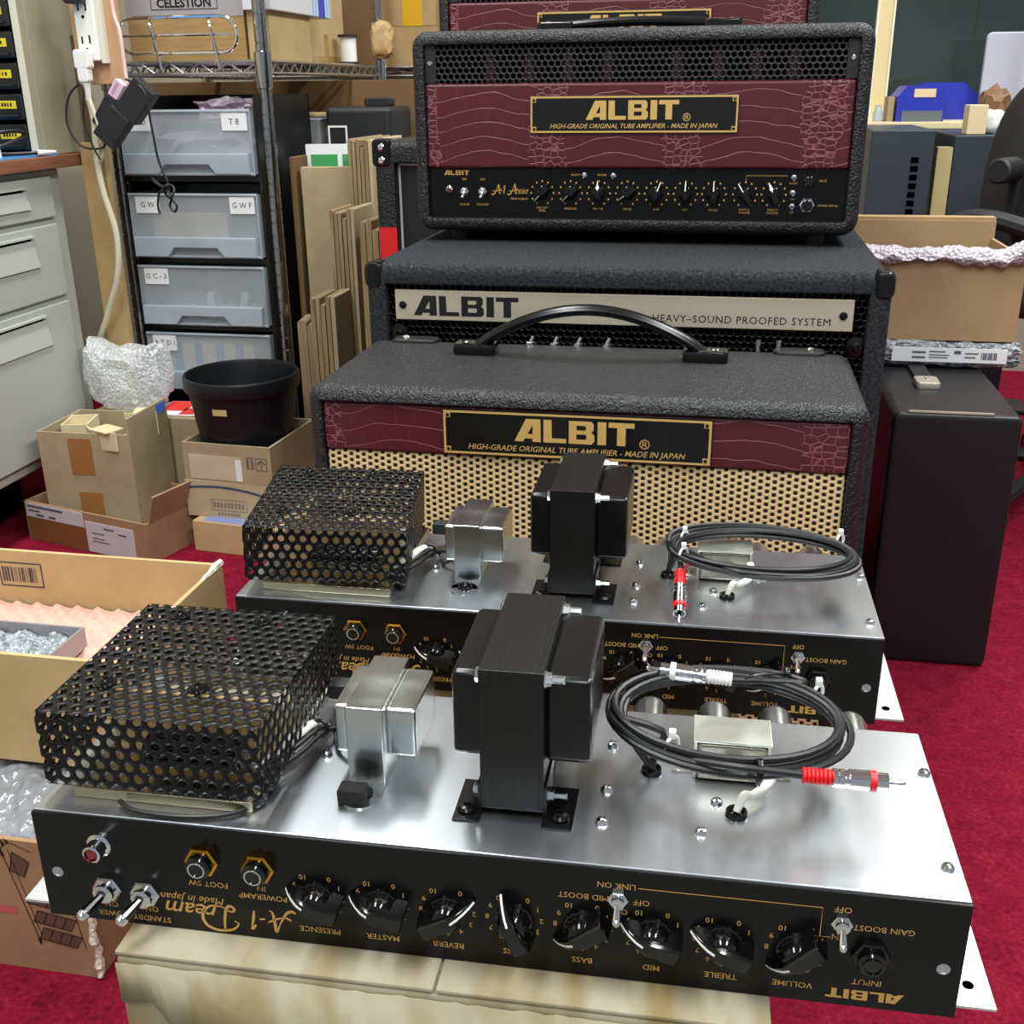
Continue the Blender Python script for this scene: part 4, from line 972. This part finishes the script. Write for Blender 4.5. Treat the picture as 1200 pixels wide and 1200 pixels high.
obj('yellow_tape', box(BM(), (.060, -.0008, 0), (.112, .0002, h[2])), mat('yellow_tape', 'c99a1e', .3), t)

cart('dark brown carton on the rear shelf, left of the tan pair', (-1.13, 3.02, SHELF), (-.925, 3.25, 1.08), CARDD)

# drawer chest inside the shelving
CLEAR = mat('frosted_clear_plastic', 'c4ccd2', .28, spec=.5, alpha=.34); LIP = mat('frosted_lip_plastic', 'b4bec8', .25, spec=.6, alpha=.72)
t = thing('drawer_chest', 'black chest of four frosted plastic drawers inside the wire shelving', 'drawers', (-1.192, 2.105, .0705), 0)
W, D = .287, .30
b = BM(); box(b, (0, .012, 0), (.005, D, .72)); box(b, (W - .005, .012, 0), (W, D, .72)); box(b, (0, D - .005, 0), (W, D, .72))
DZ = [(.138, .118), (.276, .118), (.414, .122), (.552 + .022, .118)]
for z, hh in DZ: box(b, (.005, .012, z - .014), (W - .005, D, z - .004))
obj('frame', b, mat('black_chest_plastic', '0f1012', .4), t)
LB = [('A T D I', None), ('G C - 3', None), ('G W', 'G W F'), ('G S D', 'T B')]
for (z, hh), (la, lb) in zip(DZ, LB):
    w0, w1 = .007, W - .007
    b = BM(); box(b, (w0, -.004, z), (w1, -.001, z + hh)); box(b, (w0, -.001, z), (w0 + .0025, D - .05, z + hh)); box(b, (w1 - .0025, -.001, z), (w1, D - .05, z + hh)); box(b, (w0, D - .0525, z), (w1, D - .05, z + hh)); box(b, (w0, -.001, z), (w1, D - .05, z + .002))
    dr = obj('drawer', b, CLEAR, t)
    b = BM(); x0, x1, c0, c1 = w0 + .006, w1 - .006, .085, .205
    M = Matrix.Translation((0, -.004, z)) @ XZ
    prism(b, [(x0, .002), (c0, .002), (c0 + .014, .020), (c1 - .014, .020), (c1, .002), (x1, .002), (x1, .040), (x0, .040)], .014, M, .002); obj('pull', b, LIP, dr)
    b = BM(); tube(b, [(w0, -.005, z + .001), (w1, -.005, z + .001), (w1, -.005, z + hh), (w0, -.005, z + hh)], .003, 6, True); obj('rim', b, LIP, dr)
    for s, x in ((la, .020), (lb, .222)):
        if not s: continue
        l = obj('label', box(BM(), (x, -.0058, z + hh - .036), (x + .052, -.0042, z + hh - .004)), WHITEL, dr)
        p = Print(-.0062); p.text(s, .0150, x + .026, z + hh - .020); obj('handwriting', p.bm, mat('grey_marker', '3c3c44', .7), l, smooth=0)
# contents of the drawers
def put(name, bm, m, lb, cat, loc=(0, 0, 0), rot=(0, 0, 0)): return tag(obj(name, bm, m, None, loc, rot), lb, cat)
ox, oy, oz = -1.192, 2.105, .0705
put('cardboard_piece', box(BM(), (ox + .045, oy + .012, oz + .436), (ox + .205, oy + .018, oz + .500)), CARD2, 'tan card inside the frosted drawer second from the top', 'cardboard')
put('component_bag', crumple(.085, .08, .055, 5), mat('dark_component_bag', '5a5a5e', .3), 'grey bag of parts at the right inside the second frosted drawer', 'bag', (ox + .235, oy + .07, oz + .417))
put('component_bag', crumple(.24, .2, .075, 8), mat('mauve_plastic', '8c8096', .3), 'mauve plastic packet filling the top frosted drawer', 'bag', (ox + .143, oy + .13, oz + .577))
put('plastic_bag', crumple(.11, .10, .045, 14, 3, .2), mat_wrap('pinkish_clear_plastic', 'c6b4c4', .62, 60, .8), 'clear pinkish bag sticking out over the top drawer', 'bag', (ox + .195, oy + .09, oz + .668))
put('component_bag', crumple(.14, .12, .05, 17), mat('pale_grey_bag', '9a9c9e', .35), 'pale grey bag at the left inside the third frosted drawer', 'bag', (ox + .085, oy + .09, oz + .279))
for k, (x, rz, zz, m) in enumerate(((.150, 12, .006, 'c4c4be'), (.170, -50, .0, '8a8c8a'), (.185, 30, .008, 'b8ae98'), (.205, 55, .004, 'c8c8c4'), (.228, -20, .006, '77756f'), (.214, 5, .002, 'b03030'))):
    b = BM(); roundbox(b, (-.008, -.006, 0), (.008, .006, .055 if k in (0, 3) else .026), .003, 'y', .002)
    o = put('electronic_part', b, mat('part_' + m, m, .35), 'small metal part among the others inside the third frosted drawer', 'part', (ox + x, oy + .016 + .008 * k, oz + .280 + zz), (0, radians(rz * .25), 0)); o['group'] = 'loose parts in the third drawer'
t = thing('striped_carton', 'cream and blue striped packet inside the lowest frosted drawer', 'box', (ox + .045, oy + .012, oz + .141), 0)
obj('body', box(BM(), (0, 0, 0), (.19, .10, .092), .002), mat('cream_card', 'd6cdb0', .6), t)
b = BM()
for x in (.012, .058, .105, .150): box(b, (x, -.0008, 0), (x + .018, 0, .092))
obj('blue_stripes', b, mat('soft_blue_print', '5d86be', .6), t)

# things under and beside the shelf
cart('large dark brown carton behind the frosted drawers, under the shelf', (-1.45, 2.64, .0705), (-.70, 2.80, .818), CARDD)
cart('plain black equipment case on the floor beside the wire shelving', (-.876, 2.425, 0), (-.60, 2.61, .612), PLASM, 'equipment_case')
cart('narrow black case inside the wire shelving, under the frosted bin', (-.985, 2.425, .0705), (-.892, 2.61, .612), PLASM, 'equipment_case')
t = thing('storage_bin', 'frosted bin with a pink packet, right of the shelf post', 'bin', (-.985, 2.43, .6125), 0)
obj('body', open_box(.092, .16, .125, .003), CLEAR, t); b = BM(); tube(b, [(0, 0, .125), (.092, 0, .125), (.092, .16, .125), (0, .16, .125)], .003, 6, True); obj('rim', b, LIP, t)
put('packet', box(BM(), (-.978, 2.436, .6160), (-.922, 2.50, .690), .008), mat('pink_packet', 'c06a94', .5), 'pink packet inside the frosted bin', 'packet')
put('folded_paper', box(BM(), (-.990, 2.44, .7425), (-.905, 2.58, .750), .002), CARDG, 'tan folded board lying across the frosted bin', 'paper')
t = thing('small_amplifier', 'black case with a white-outlined panel behind the frosted bin', 'amplifier', (-.880, 2.43, .6125), 0)
obj('body', box(BM(), (0, 0, 0), (.15, .17, .150), .012, 3), PLASM, t); p = Print(-.0008); p.frame(.006, .02, .050, .112, .004); obj('panel_outline', p.bm, WHITEP, t, smooth=0)
b = BM(); roundbox(b, (.075, .05, .150), (.135, .09, .168), .006, 'y', .003); obj('handle', b, PLASM, t)
put('grey_board', box(BM(), (-.76, 2.91, .40), (-.30, 2.925, .775)), mat('pale_grey_board', '8d8f88', .6), 'pale grey-green board upright behind the black case', 'board')
put('board_stand', box(BM(), (-.78, 2.895, 0), (-.30, 2.94, .40)), PLASM, 'black low stand carrying the pale grey board', 'stand')

# flattened cartons
def slab(label, x0, x1, y0, y1, z1, roty=0, rotz=0, m=CARD, layers=0, group=None):
    t = thing('flattened_carton', label, 'cardboard', (x0, y0, 0), 0, group, rot=(0, radians(roty), radians(rotz)))
    w, d = x1 - x0, y1 - y0
    if layers:
        n = layers; q = w / n; rnd = random.Random(int(z1 * 1000))
        for k in range(n):
            dz = rnd.uniform(-.004, .004) - (.012 if k == n // 2 else 0)
            b = BM(); roundbox(b, (k * q + .0006, rnd.uniform(0, .004), 0), ((k + 1) * q - .0006, d, z1 + dz), q * .4, 'y', .001); obj('sheet', b, m if k == n - 1 else EDGE, t)
    else:
        b = BM(); box(b, (0, 0, 0), (w, d, z1), .002); obj('sheet', b, m, t)
    return t
slab('widest flattened carton in front, leaning against the others beside the shelf post', -.858, -.758, 2.205, 2.222, .652, 0, 14, CARD)
slab('flattened carton edge-on at far left of the leaning cartons', -.879, -.867, 2.20, 2.275, .672, 0, 0, CARDD)
t = thing('leaflet', 'green and white booklet peeking out behind the widest flattened carton', 'paper', (-.876, 2.290, 0), 10, None, rot=(0, 0, radians(10)))
obj('cover', box(BM(), (0, 0, 0), (.13, .010, .692)), WHITEL, t)
b = BM(); box(b, (.010, -.001, .40), (.066, 0, .672)); box(b, (.076, -.001, .40), (.124, 0, .672)); obj('green_print', b, mat('green_print', '3c9a54', .6), t)
slab('tallest bundle of flattened cartons, upright right of the green booklet', -.752, -.700, 2.19, 2.41, .706, 0, 0, CARD2, 6)
slab('middle step bundle of flattened cartons, in front of the tallest one', -.748, -.698, 2.05, 2.17, .584, 0, 0, CARD, 6)
slab('lowest step bundle of flattened cartons, nearest of the leaning bundles', -.757, -.708, 1.94, 2.035, .440, 0, 0, CARD, 5)
slab('low flattened carton with folded flap, left of the lowest bundle', -.835, -.775, 2.06, 2.13, .372, 0, 8, CARD, 3)
slab('thin flattened cartons edge-on just left of the red-stickered cabinet', -.662, -.612, 1.965, 2.18, .575, 0, 0, CARD2, 4)
slab('taller thin flattened carton touching the red-stickered cabinet', -.606, -.580, 1.985, 2.2, .615, 0, 0, CARD, 2)

# power strip, plug, adapters
t = thing('wooden_board', 'pale wooden board upright behind the power strip', 'board', (-1.216, 2.030, 0), 0)
obj('board', box(BM(), (0, 0, .812), (.090, .018, 1.15), .002), mat('beech_wood', 'cba27a', .5, var='bd9068', vscale=6, vstretch=(14, 1, 1)), t)
put('board_prop', box(BM(), (-1.238, 2.034, 0), (-1.188, 2.052, .708), .002), mat_card('tan_board', 'a58a5c', 'b3976a'), 'tall tan board standing between the desk and the wire shelving', 'board')
put('board_post', box(BM(), (-1.237, 2.053, 0), (-1.214, 2.068, .90), .002), mat('dark_wood', '5e4632', .6), 'slim dark wooden post right behind the tall tan board', 'post')
t = thing('power_strip', 'white multi-socket power strip fixed to the wooden board', 'power strip', (-1.196, 2.008, .852), 0)
obj('body', box(BM(), (0, 0, 0), (.040, .022, .26), .004), WHITEP, t); obj('side_plate', box(BM(), (.040, .008, -.004), (.050, .022, .26), .001), mat('cream_plastic', 'd8d4c4', .5), t)
b = BM()
for z in (.030, .085, .140):
    box(b, (.010, -.0006, z), (.013, .001, z + .012)); box(b, (.025, -.0006, z), (.028, .001, z + .014)); cyl(b, (.019, -.0006, z - .010), (.019, .001, z - .010), .003, 10)
obj('socket_slots', b, HOLE, t)
t = thing('power_plug', 'white plug with a cream cord hanging from the power strip', 'plug', (0, 0, 0), 0)
b = BM(); roundbox(b, (-1.196, 1.985, .838), (-1.166, 2.0075, .872), .006, 'y', .004); roundbox(b, (-1.192, 1.985, .815), (-1.170, 2.005, .842), .006, 'y', .004); obj('body', b, WHITEP, t)
b = BM(); cyl(b, (-1.181, 1.995, .817), (-1.181, 1.995, .785), .008, 14, .006); obj('strain_relief', b, mat('cream_plastic', 'd8d4c4', .5), t)
b = BM(); tube(b, catmull([(-1.181, 1.995, .788), (-1.178, 1.998, .75), (-1.184, 2.0, .68), (-1.180, 2.0, .62), (-1.165, 2.0, .54), (-1.175, 2.0, .46), (-1.215, 2.01, .38), (-1.255, 2.03, .30), (-1.262, 2.08, .15), (-1.264, 2.09, .006)], 6), .0058, 9)
tube(b, catmull([(-1.180, 1.994, .79), (-1.166, 1.992, .74), (-1.163, 1.994, .70), (-1.176, 1.997, .675)], 6), .004, 8); obj('cord', b, mat('cream_cord', 'd0c8ae', .5), t)
def adapter(label, c, ang, w, h, d, m=PLASM, cap=None):
    t = thing('power_adapter', label, 'adapter', c, 0, None, rot=(0, radians(ang), 0))
    b = BM(); roundbox(b, (-w / 2, -d / 2, -h / 2), (w / 2, d / 2, h / 2), .004, 'y', .003); obj('body', b, m, t)
    if cap:
        b = BM(); roundbox(b, (-w / 2 + .002, -d / 2, h / 2), (w / 2 - .002, d / 2, h / 2 + .034), .004, 'y', .003); obj('cap', b, cap, t)
        p = Print(-d / 2 - .0004); p.rect(-w / 2 + .008, h / 2 + .006, -w / 2 + .014, h / 2 + .03); obj('groove', p.bm, mat('pale_pink_groove', 'b894a8', .5), t, smooth=0)
    return t
adapter('black plug-in adapter hanging upper right beside the wire holder', (-1.078, 1.985, .782), 42, .048, .072, .03)
adapter('black plug-in adapter hanging lowest of the bundle', (-1.128, 1.982, .738), 42, .046, .066, .03)
adapter('black adapter with a pink end, hanging behind the two others', (-1.150, 2.000, .765), 38, .026, .062, .022, PLASM, mat('pink_plastic', 'dcb8cc', .45))
t = thing('cable', 'thin black cord looped beside the plug and hanging past the top drawer', 'cable', (0, 0, 0))
b = BM(); tube(b, catmull([(-1.090, 1.975, .820), (-1.055, 1.970, .800), (-1.048, 1.97, .74), (-1.042, 1.97, .68), (-1.030, 1.97, .645), (-1.028, 1.968, .628), (-1.022, 1.966, .612), (-1.014, 1.966, .598), (-1.020, 1.966, .588), (-1.028, 1.966, .598), (-1.022, 1.964, .615), (-1.036, 1.966, .630), (-1.052, 1.968, .640), (-1.058, 1.968, .648), (-1.044, 1.968, .636), (-1.030, 1.962, .632), (-1.046, 1.966, .622), (-1.052, 1.966, .600), (-1.050, 1.966, .584)], 6), .0022, 7)
tube(b, [(-1.024 + .010 * cos(a), 1.962 + .004 * sin(2 * a), .625 + .012 * sin(a)) for a in [2 * pi * k / 16 for k in range(16)]], .0022, 7, True)
tube(b, catmull([(-1.150, 1.985, .712), (-1.165, 1.985, .700), (-1.205, 1.985, .705), (-1.226, 1.985, .745), (-1.215, 1.985, .790), (-1.19, 1.985, .812), (-1.183, 1.985, .80), (-1.19, 1.985, .75), (-1.18, 1.985, .705), (-1.168, 1.985, .68)], 6), .0020, 7)
obj('cord', b, RUB, t)
t = thing('black_plug', 'black plug pushed into the top socket of the power strip', 'plug', (0, 0, 0))
b = BM(); roundbox(b, (-1.200, 1.985, .948), (-1.165, 2.0075, .968), .006, 'y', .004); obj('body', b, PLASM, t)
b = BM(); tube(b, catmull([(-1.195, 1.99, .955), (-1.215, 1.985, .965), (-1.23, 1.985, .99), (-1.22, 2.0, 1.05)], 6), .004, 8); obj('cord', b, RUB, t)
put('pink_cord', tube(BM(), catmull([(-1.112, 2.02, 1.10), (-1.118, 2.012, .95), (-1.108, 2.008, .90), (-1.106, 2.006, .85), (-1.104, 2.004, .812)], 6), .0035, 8), mat('pale_pink_cord', 'dcb8b4', .5), 'pale pink cord hanging along the right edge of the wooden board', 'cable')

# ------------------------------------------------------------------ right side
t = thing('equipment_case', 'black vinyl case standing on the carpet right of the amplifiers', 'case', (.238, 1.516, 0), 0)
W, D, H = .168, .54, .380
b = BM(); roundbox(b, (0, 0, 0), (W, D, H), .010, 'y', .008); obj('body', b, mat('black_vinyl_case', '17171a', .45, spec=.4, bump=.25, bscale=700), t)
obj('metal_strip', box(BM(), (.020, .006, H - .0002), (.130, .010, H + .002)), mat('cream_metal', 'c9c4b0', .35, .6), t)
b = BM(); box(b, (.052, .165, H - .001), (.078, .262, H + .007), .002); hd = obj('handle', b, PLASM, t)
b = BM(); roundbox(b, (.048, .135, H - .001), (.082, .178, H + .010), .006, 'z', .003); o = obj('handle_end', b, mat('cream_metal', 'c9c4b0', .35, .6), hd); obj('screw', screw_bm(BM(), (.065, .160, H + .0098), (0, 0, 1), .004, .0012), CHROME, o)
t = thing('wrapped_package', 'flat bubble-wrapped package with a white label on the black case', 'package', (.245, 1.785, .3815), 0)
W, D, H = .212, .225, .040
r = random.Random(12); b = BM(); bmesh.ops.create_grid(b, x_segments=2, y_segments=2, size=1); b.free(); b = BM(); bmesh.ops.create_cube(b, size=1); bmesh.ops.subdivide_edges(b, edges=b.edges[:], cuts=16, use_grid_fill=True)
for v in b.verts:
    x, y, z = v.co; e = .007 * r.random()
    s = (1 - abs(2 * z) ** 6 * .10); v.co = Vector(((x * s + .5) * W + r.uniform(-.004, .004), (y * s + .5) * D + r.uniform(-.004, .004), max(0, (z + .5) * H + r.uniform(-.003, .003))))
obj('bubble_wrap', b, mat_wrap('clear_shiny_wrap', 'a8acb2', .92, 140, 1.0), t)
l = obj('label', box(BM(), (.020, -.008, .0105), (.190, -.0055, .0325)), WHITEL, t)
p = Print(-.0085)
for (x, z, w, h) in ((.050, .024, .020, .003), (.050, .016, .020, .003), (.075, .026, .024, .002), (.075, .021, .030, .0015), (.075, .017, .028, .0015), (.112, .024, .010, .005), (.128, .024, .020, .002), (.128, .018, .016, .002)): p.rect(x, z, x + w, z + h)
for k in range(9): p.rect(.152 + k * .0026, .016, .1532 + k * .0026 + (.0008 if k % 3 else 0), .027)
obj('label_print', p.bm, mat('grey_print', '55535a', .7), l, smooth=0)
t = thing('open_carton', 'wide brown open carton lying on the wrapped package', 'box', (.205, 1.795, .4225), 0)
W, D, H = .242, .24, .150; b = open_box(W, D, .128, .005); box(b, (0, D - .005, .128), (W, D, H + .0064)); obj('body', b, mat_card('smooth_brown_card', '9e8260', 'a88a68'), t)
obj('rear_flap', box(BM(), (.0, D - .001, H + .0065), (W, D + .028, H + .0118)), mat_card('smooth_brown_card', '9e8260', 'a88a68'), t)
r = random.Random(31); b = BM(); rows = []
for i in range(61):
    x = -.004 + (W + .014) * i / 60; dz = .0018 * sin(i * .23) + .0012 * sin(i * .61) + (.016 * (i - 50) / 10 if i > 50 else 0)
    f = .010 * max(0, sin(pi * (i - 12) / 24)) if 12 < i < 36 else .002 * sin(i)
    ring = [(x, .040, .128 + dz), (x, .012, .141 + dz), (x, -.004, .137 + dz), (x, -.010, .127 + dz + .003 * sin(i * .7)), (x, -.008, .118 + dz * .4 + f)]
    rows.append([b.verts.new((p[0], p[1] + r.uniform(-.001, .001), p[2] + r.uniform(-.0012, .0012))) for p in ring])
for A, B in zip(rows, rows[1:]):
    for k in range(4): b.faces.new((A[k], B[k], B[k + 1], A[k + 1]))
tag(obj('bubble_wrap', b, mat_wrap('white_pinkish_bubble_wrap', 'd6ccd4', .9, 170, .9), None, (.205, 1.795, .4225), solid=.002), 'bubble wrap spilling over the front edge of the wide brown carton', 'bubble wrap')
put('red_packet', box(BM(), (.228, 1.815, .5005), (.30, 1.90, .5465), .003), mat('dark_red_packet', 'a01c24', .4), 'dark red packet just visible under the bubble wrap in the brown carton', 'packet')
put('packing_block', box(BM(), (.212, 1.802, .4280), (.440, 2.02, .500), .003), mat('dark_grey_foam', '3a3a3c', .8), 'dark filling block inside the wide brown carton', 'packing')

put('bench', box(BM(), (.20, 2.62, .0), (.635, 3.02, .25), .003), PLASM, 'low black bench under the two dark computer towers', 'bench')
def tower(label, x, y, w, d, h, n=9, z0=.235, dz=.0185):
    t = thing('computer_tower', label, 'computer', (x, y, .2505), 0)
    obj('case', box(BM(), (0, 0, 0), (w, d, h), .004), mat('slate_grey_steel', '3a4048', .4, .3), t)
    b = BM()
    for k in range(n): box(b, (w * .66, -.001, z0 + k * dz), (w * .78, .001, z0 + k * dz + dz * .66))
    obj('vent_slots', b, HOLE, t)
    b = BM(); box(b, (w * .30, -.002, h * .06), (w * .48, .001, h * .26), .001); obj('port_panel', b, mat('dark_blue_grey', '1a2028', .5), t)
    obj('foot_rail', box(BM(), (.02, -.006, 0), (w - .02, .0, .012)), mat('light_rail', '8a8e90', .4, .5), t)
    return t
tower('dark slate computer tower nearer the amplifier head, below the window sill', .300, 2.66, .135, .34, .452)
t = tower('dark slate computer tower on the right, behind the office chair', .480, 2.68, .130, .34, .440, 5, .215, .0260)
obj('side_sheet', box(BM(), (-.034, -.002, .012), (-.002, .03, .415)), mat('yellowed_sheet', 'b0a070', .5), t)
t = thing('window_shelf', 'cream shelf board under the window, carrying blue bins', 'shelf', (.24, 3.06, .690), 0)
obj('board', box(BM(), (0, 0, 0), (.42, .335, .016), .002), mat('cream_board_paint', 'd8c8a0', .5), t)
for x in (.02, .36): obj('bracket', box(BM(), (x, .28, -.09), (x + .02, .335, 0)), PLASM, t)
BLUE = mat('blue_plastic', '2a34a8', .35)
t = thing('parts_bin', 'blue plastic parts bin with a cream label on the window shelf', 'bin', (.405, 3.10, .7062), 0)
b = BM(); prism(b, [(0, 0), (.115, 0), (.115, .075), (.085, .085), (.02, .085), (0, .060)], .15, Matrix.Translation((0, .15, .0)) @ XZ); obj('body', b, BLUE, t)
obj('label', box(BM(), (.038, -.002, .058), (.090, -.0002, .078)), mat('cream_label', 'dcc49c', .6), t)
obj('grey_base', box(BM(), (.012, -.006, .0), (.110, -.001, .026)), mat('slate_plastic', '5c6068', .5), t)
t = thing('parts_bin', 'larger plain blue bin behind the labelled blue bin', 'bin', (.46, 3.27, .7062), 0)
b = BM(); prism(b, [(0, 0), (.17, 0), (.17, .06), (.13, .092), (.03, .092), (0, .05)], .10, Matrix.Translation((0, .10, 0)) @ XZ); obj('body', b, BLUE, t)
put('wooden_block', box(BM(), (.385, 3.12, .7062), (.400, 3.2, .766)), mat('pale_wood', 'a08a68', .6), 'small tan block left of the labelled blue bin', 'block')
put('glass_jar', lathe(BM(), [(.012, 0), (.013, .02), (.008, .032), (.008, .04), (0, .04)], (.362, 3.12, .7062), (0, 0, 1), 16), mat('clear_jar', 'a8b8c8', .1, alpha=.6), 'tiny clear jar at left on the window shelf', 'jar')
t = thing('plastic_board', 'pale lilac rounded panel standing upright in front of the window', 'board', (.668, 3.17, 0), 0)
b = BM(); roundbox(b, (-.055, 0, 0), (.055, .018, .915), .014, 'y', .005); obj('panel', b, mat('lilac_plastic', 'b4b4c4', .35), t)
put('cream_box', box(BM(), (.505, 2.70, .6910), (.545, 2.76, .752), .002), mat('cream_carton', 'd8c49c', .6), 'small cream box on top of the right computer tower', 'box')
put('paper_bag', crumple(.065, .07, .095, 33, 3, .14), mat_card('brown_kraft', '86684e', '725640'), 'crumpled brown paper bag on the right computer tower', 'bag', (.575, 2.80, .691))
put('white_packet', crumple(.05, .05, .05, 35, 3, .1), WHITEL, 'white packet in front of the brown paper bag', 'packet', (.565, 2.735, .691))
# office chair
t = thing('office_chair', 'black office chair at the right edge, seen from behind its backrest', 'chair', (.70, 2.30, 0), 0)
M = Matrix.Translation((-.122, -.07, .635)) @ Matrix.Rotation(radians(-38), 4, 'Z') @ Matrix.Rotation(radians(-8), 4, 'X')
b = BM(); bmesh.ops.create_uvsphere(b, u_segments=40, v_segments=24, radius=1)
for v in b.verts:
    x, y, z = v.co; v.co = Vector((math.copysign(abs(x) ** .8, x) * .155, y * .030 + .05 * x * x, math.copysign(abs(z) ** .85, z) * .185))
bmesh.ops.transform(b, matrix=M, verts=b.verts); obj('backrest', b, mat('black_upholstery', '1c1a18', .7), t)
b = BM(); ring = []
for k in range(48):
    a = 2 * pi * k / 48; x = math.copysign(abs(cos(a)) ** .8, cos(a)); z = math.copysign(abs(sin(a)) ** .85, sin(a)); ring.append(M @ Vector((x * .153, .05 * x * x + .018, z * .184)))
tube(b, ring, .009, 8, True); obj('backrest_rim', b, mat('grey_trim', '9c9c9c', .4), t)
b = BM(); cyl(b, (-.195, -.085, .650), (-.232, -.130, .650), .023, 20, bev=.004); obj('adjuster_knob', b, PLASM, t)
b = BM(); tube(b, [(-.185, -.075, .66), (-.190, -.07, .52), (-.10, -.02, .44)], .014, 10); obj('back_support', b, PLASM, t)
b = BM(); tube(b, catmull([(-.305, -.10, .535), (-.290, -.12, .560), (-.25, -.16, .572), (-.19, -.21, .560), (-.15, -.24, .545)], 6), .016, 10); ar = obj('armrest', b, PLASM, t)
b = BM(); tube(b, [(-.20, -.19, .555), (-.14, -.12, .44)], .012, 8); obj('arm_support', b, PLASM, ar)
b = BM(); roundbox(b, (-.22, -.22, .40), (.22, .22, .46), .08, 'z', .02); obj('seat', b, mat('black_upholstery', '1c1a18', .7), t)
b = BM(); cyl(b, (0, 0, .07), (0, 0, .40), .025, 16); obj('column', b, PLASM, t)
for k in range(5):
    a = 2 * pi * k / 5 + .3; b = BM(); tube(b, [(0, 0, .085), (.27 * cos(a), .27 * sin(a), .060)], .016, 8); lg = obj('base_arm', b, PLASM, t)
    b = BM(); cyl(b, (.27 * cos(a) - .012, .27 * sin(a), .025), (.27 * cos(a) + .012, .27 * sin(a), .025), .025, 14); obj('caster', b, PLASM, lg)
t = thing('metal_stand', 'slim chrome stand with a hanging grey cloth at the right edge', 'stand', (.69, 2.97, 0), 0)
obj('post', cyl(BM(), (0, 0, .012), (.018, 0, 1.25), .006, 12), CHROME, t); obj('base', box(BM(), (-.03, -.06, 0), (.10, .06, .012), .003), PLASM, t)
obj('arm', cyl(BM(), (.008, 0, .866), (.12, 0, .866), .005, 10), CHROME, t)
b = lumpy(10, 14, .012, .11, -.006, .006, lambda u, v: 0, 4, .001)
for v in b.verts: pass
for v, k in zip(b.verts, range(len(b.verts))):
    i, j = divmod(k, 15); v.co = Vector((.015 + .0095 * i, .008 * sin(i * 1.3), .858 - .010 * j))
obj('cloth', b, mat('grey_cloth', '8e8c84', .9), t, solid=.003)

# ------------------------------------------------------------------ window
FR = mat('cream_window_frame', 'd8c592', .5)
b = BM(); box(b, (.16, 3.385, .66), (1.6, 3.43, .70)); box(b, (.16, 3.385, .70), (.19, 3.43, 1.7)); box(b, (1.57, 3.385, .70), (1.6, 3.43, 1.7)); box(b, (.19, 3.385, 1.66), (1.57, 3.43, 1.7)); box(b, (.368, 3.380, .70), (.408, 3.43, 1.66), .003)
w = struct('window_1', b, FR)
b = BM(); box(b, (.364, 3.376, .70), (.370, 3.40, 1.66)); box(b, (.406, 3.376, .70), (.411, 3.40, 1.66)); obj('window_bead', b, mat('pale_bead', 'e4dfcc', .5), w)
GL = mat('dark_window_glass', '1a2626', .03, spec=.9, alpha=.35)
obj('window_pane', box(BM(), (.19, 3.405, .70), (.368, 3.409, 1.66)), GL, w); obj('window_pane', box(BM(), (.408, 3.405, .70), (1.57, 3.409, 1.66)), GL, w)
struct('wall_outside', box(BM(), (-.1, 4.0, .3), (2.0, 4.05, 2.2)), mat('dark_green_grey_wall', '8a9a94', .8, var='54645e', vscale=2.5))
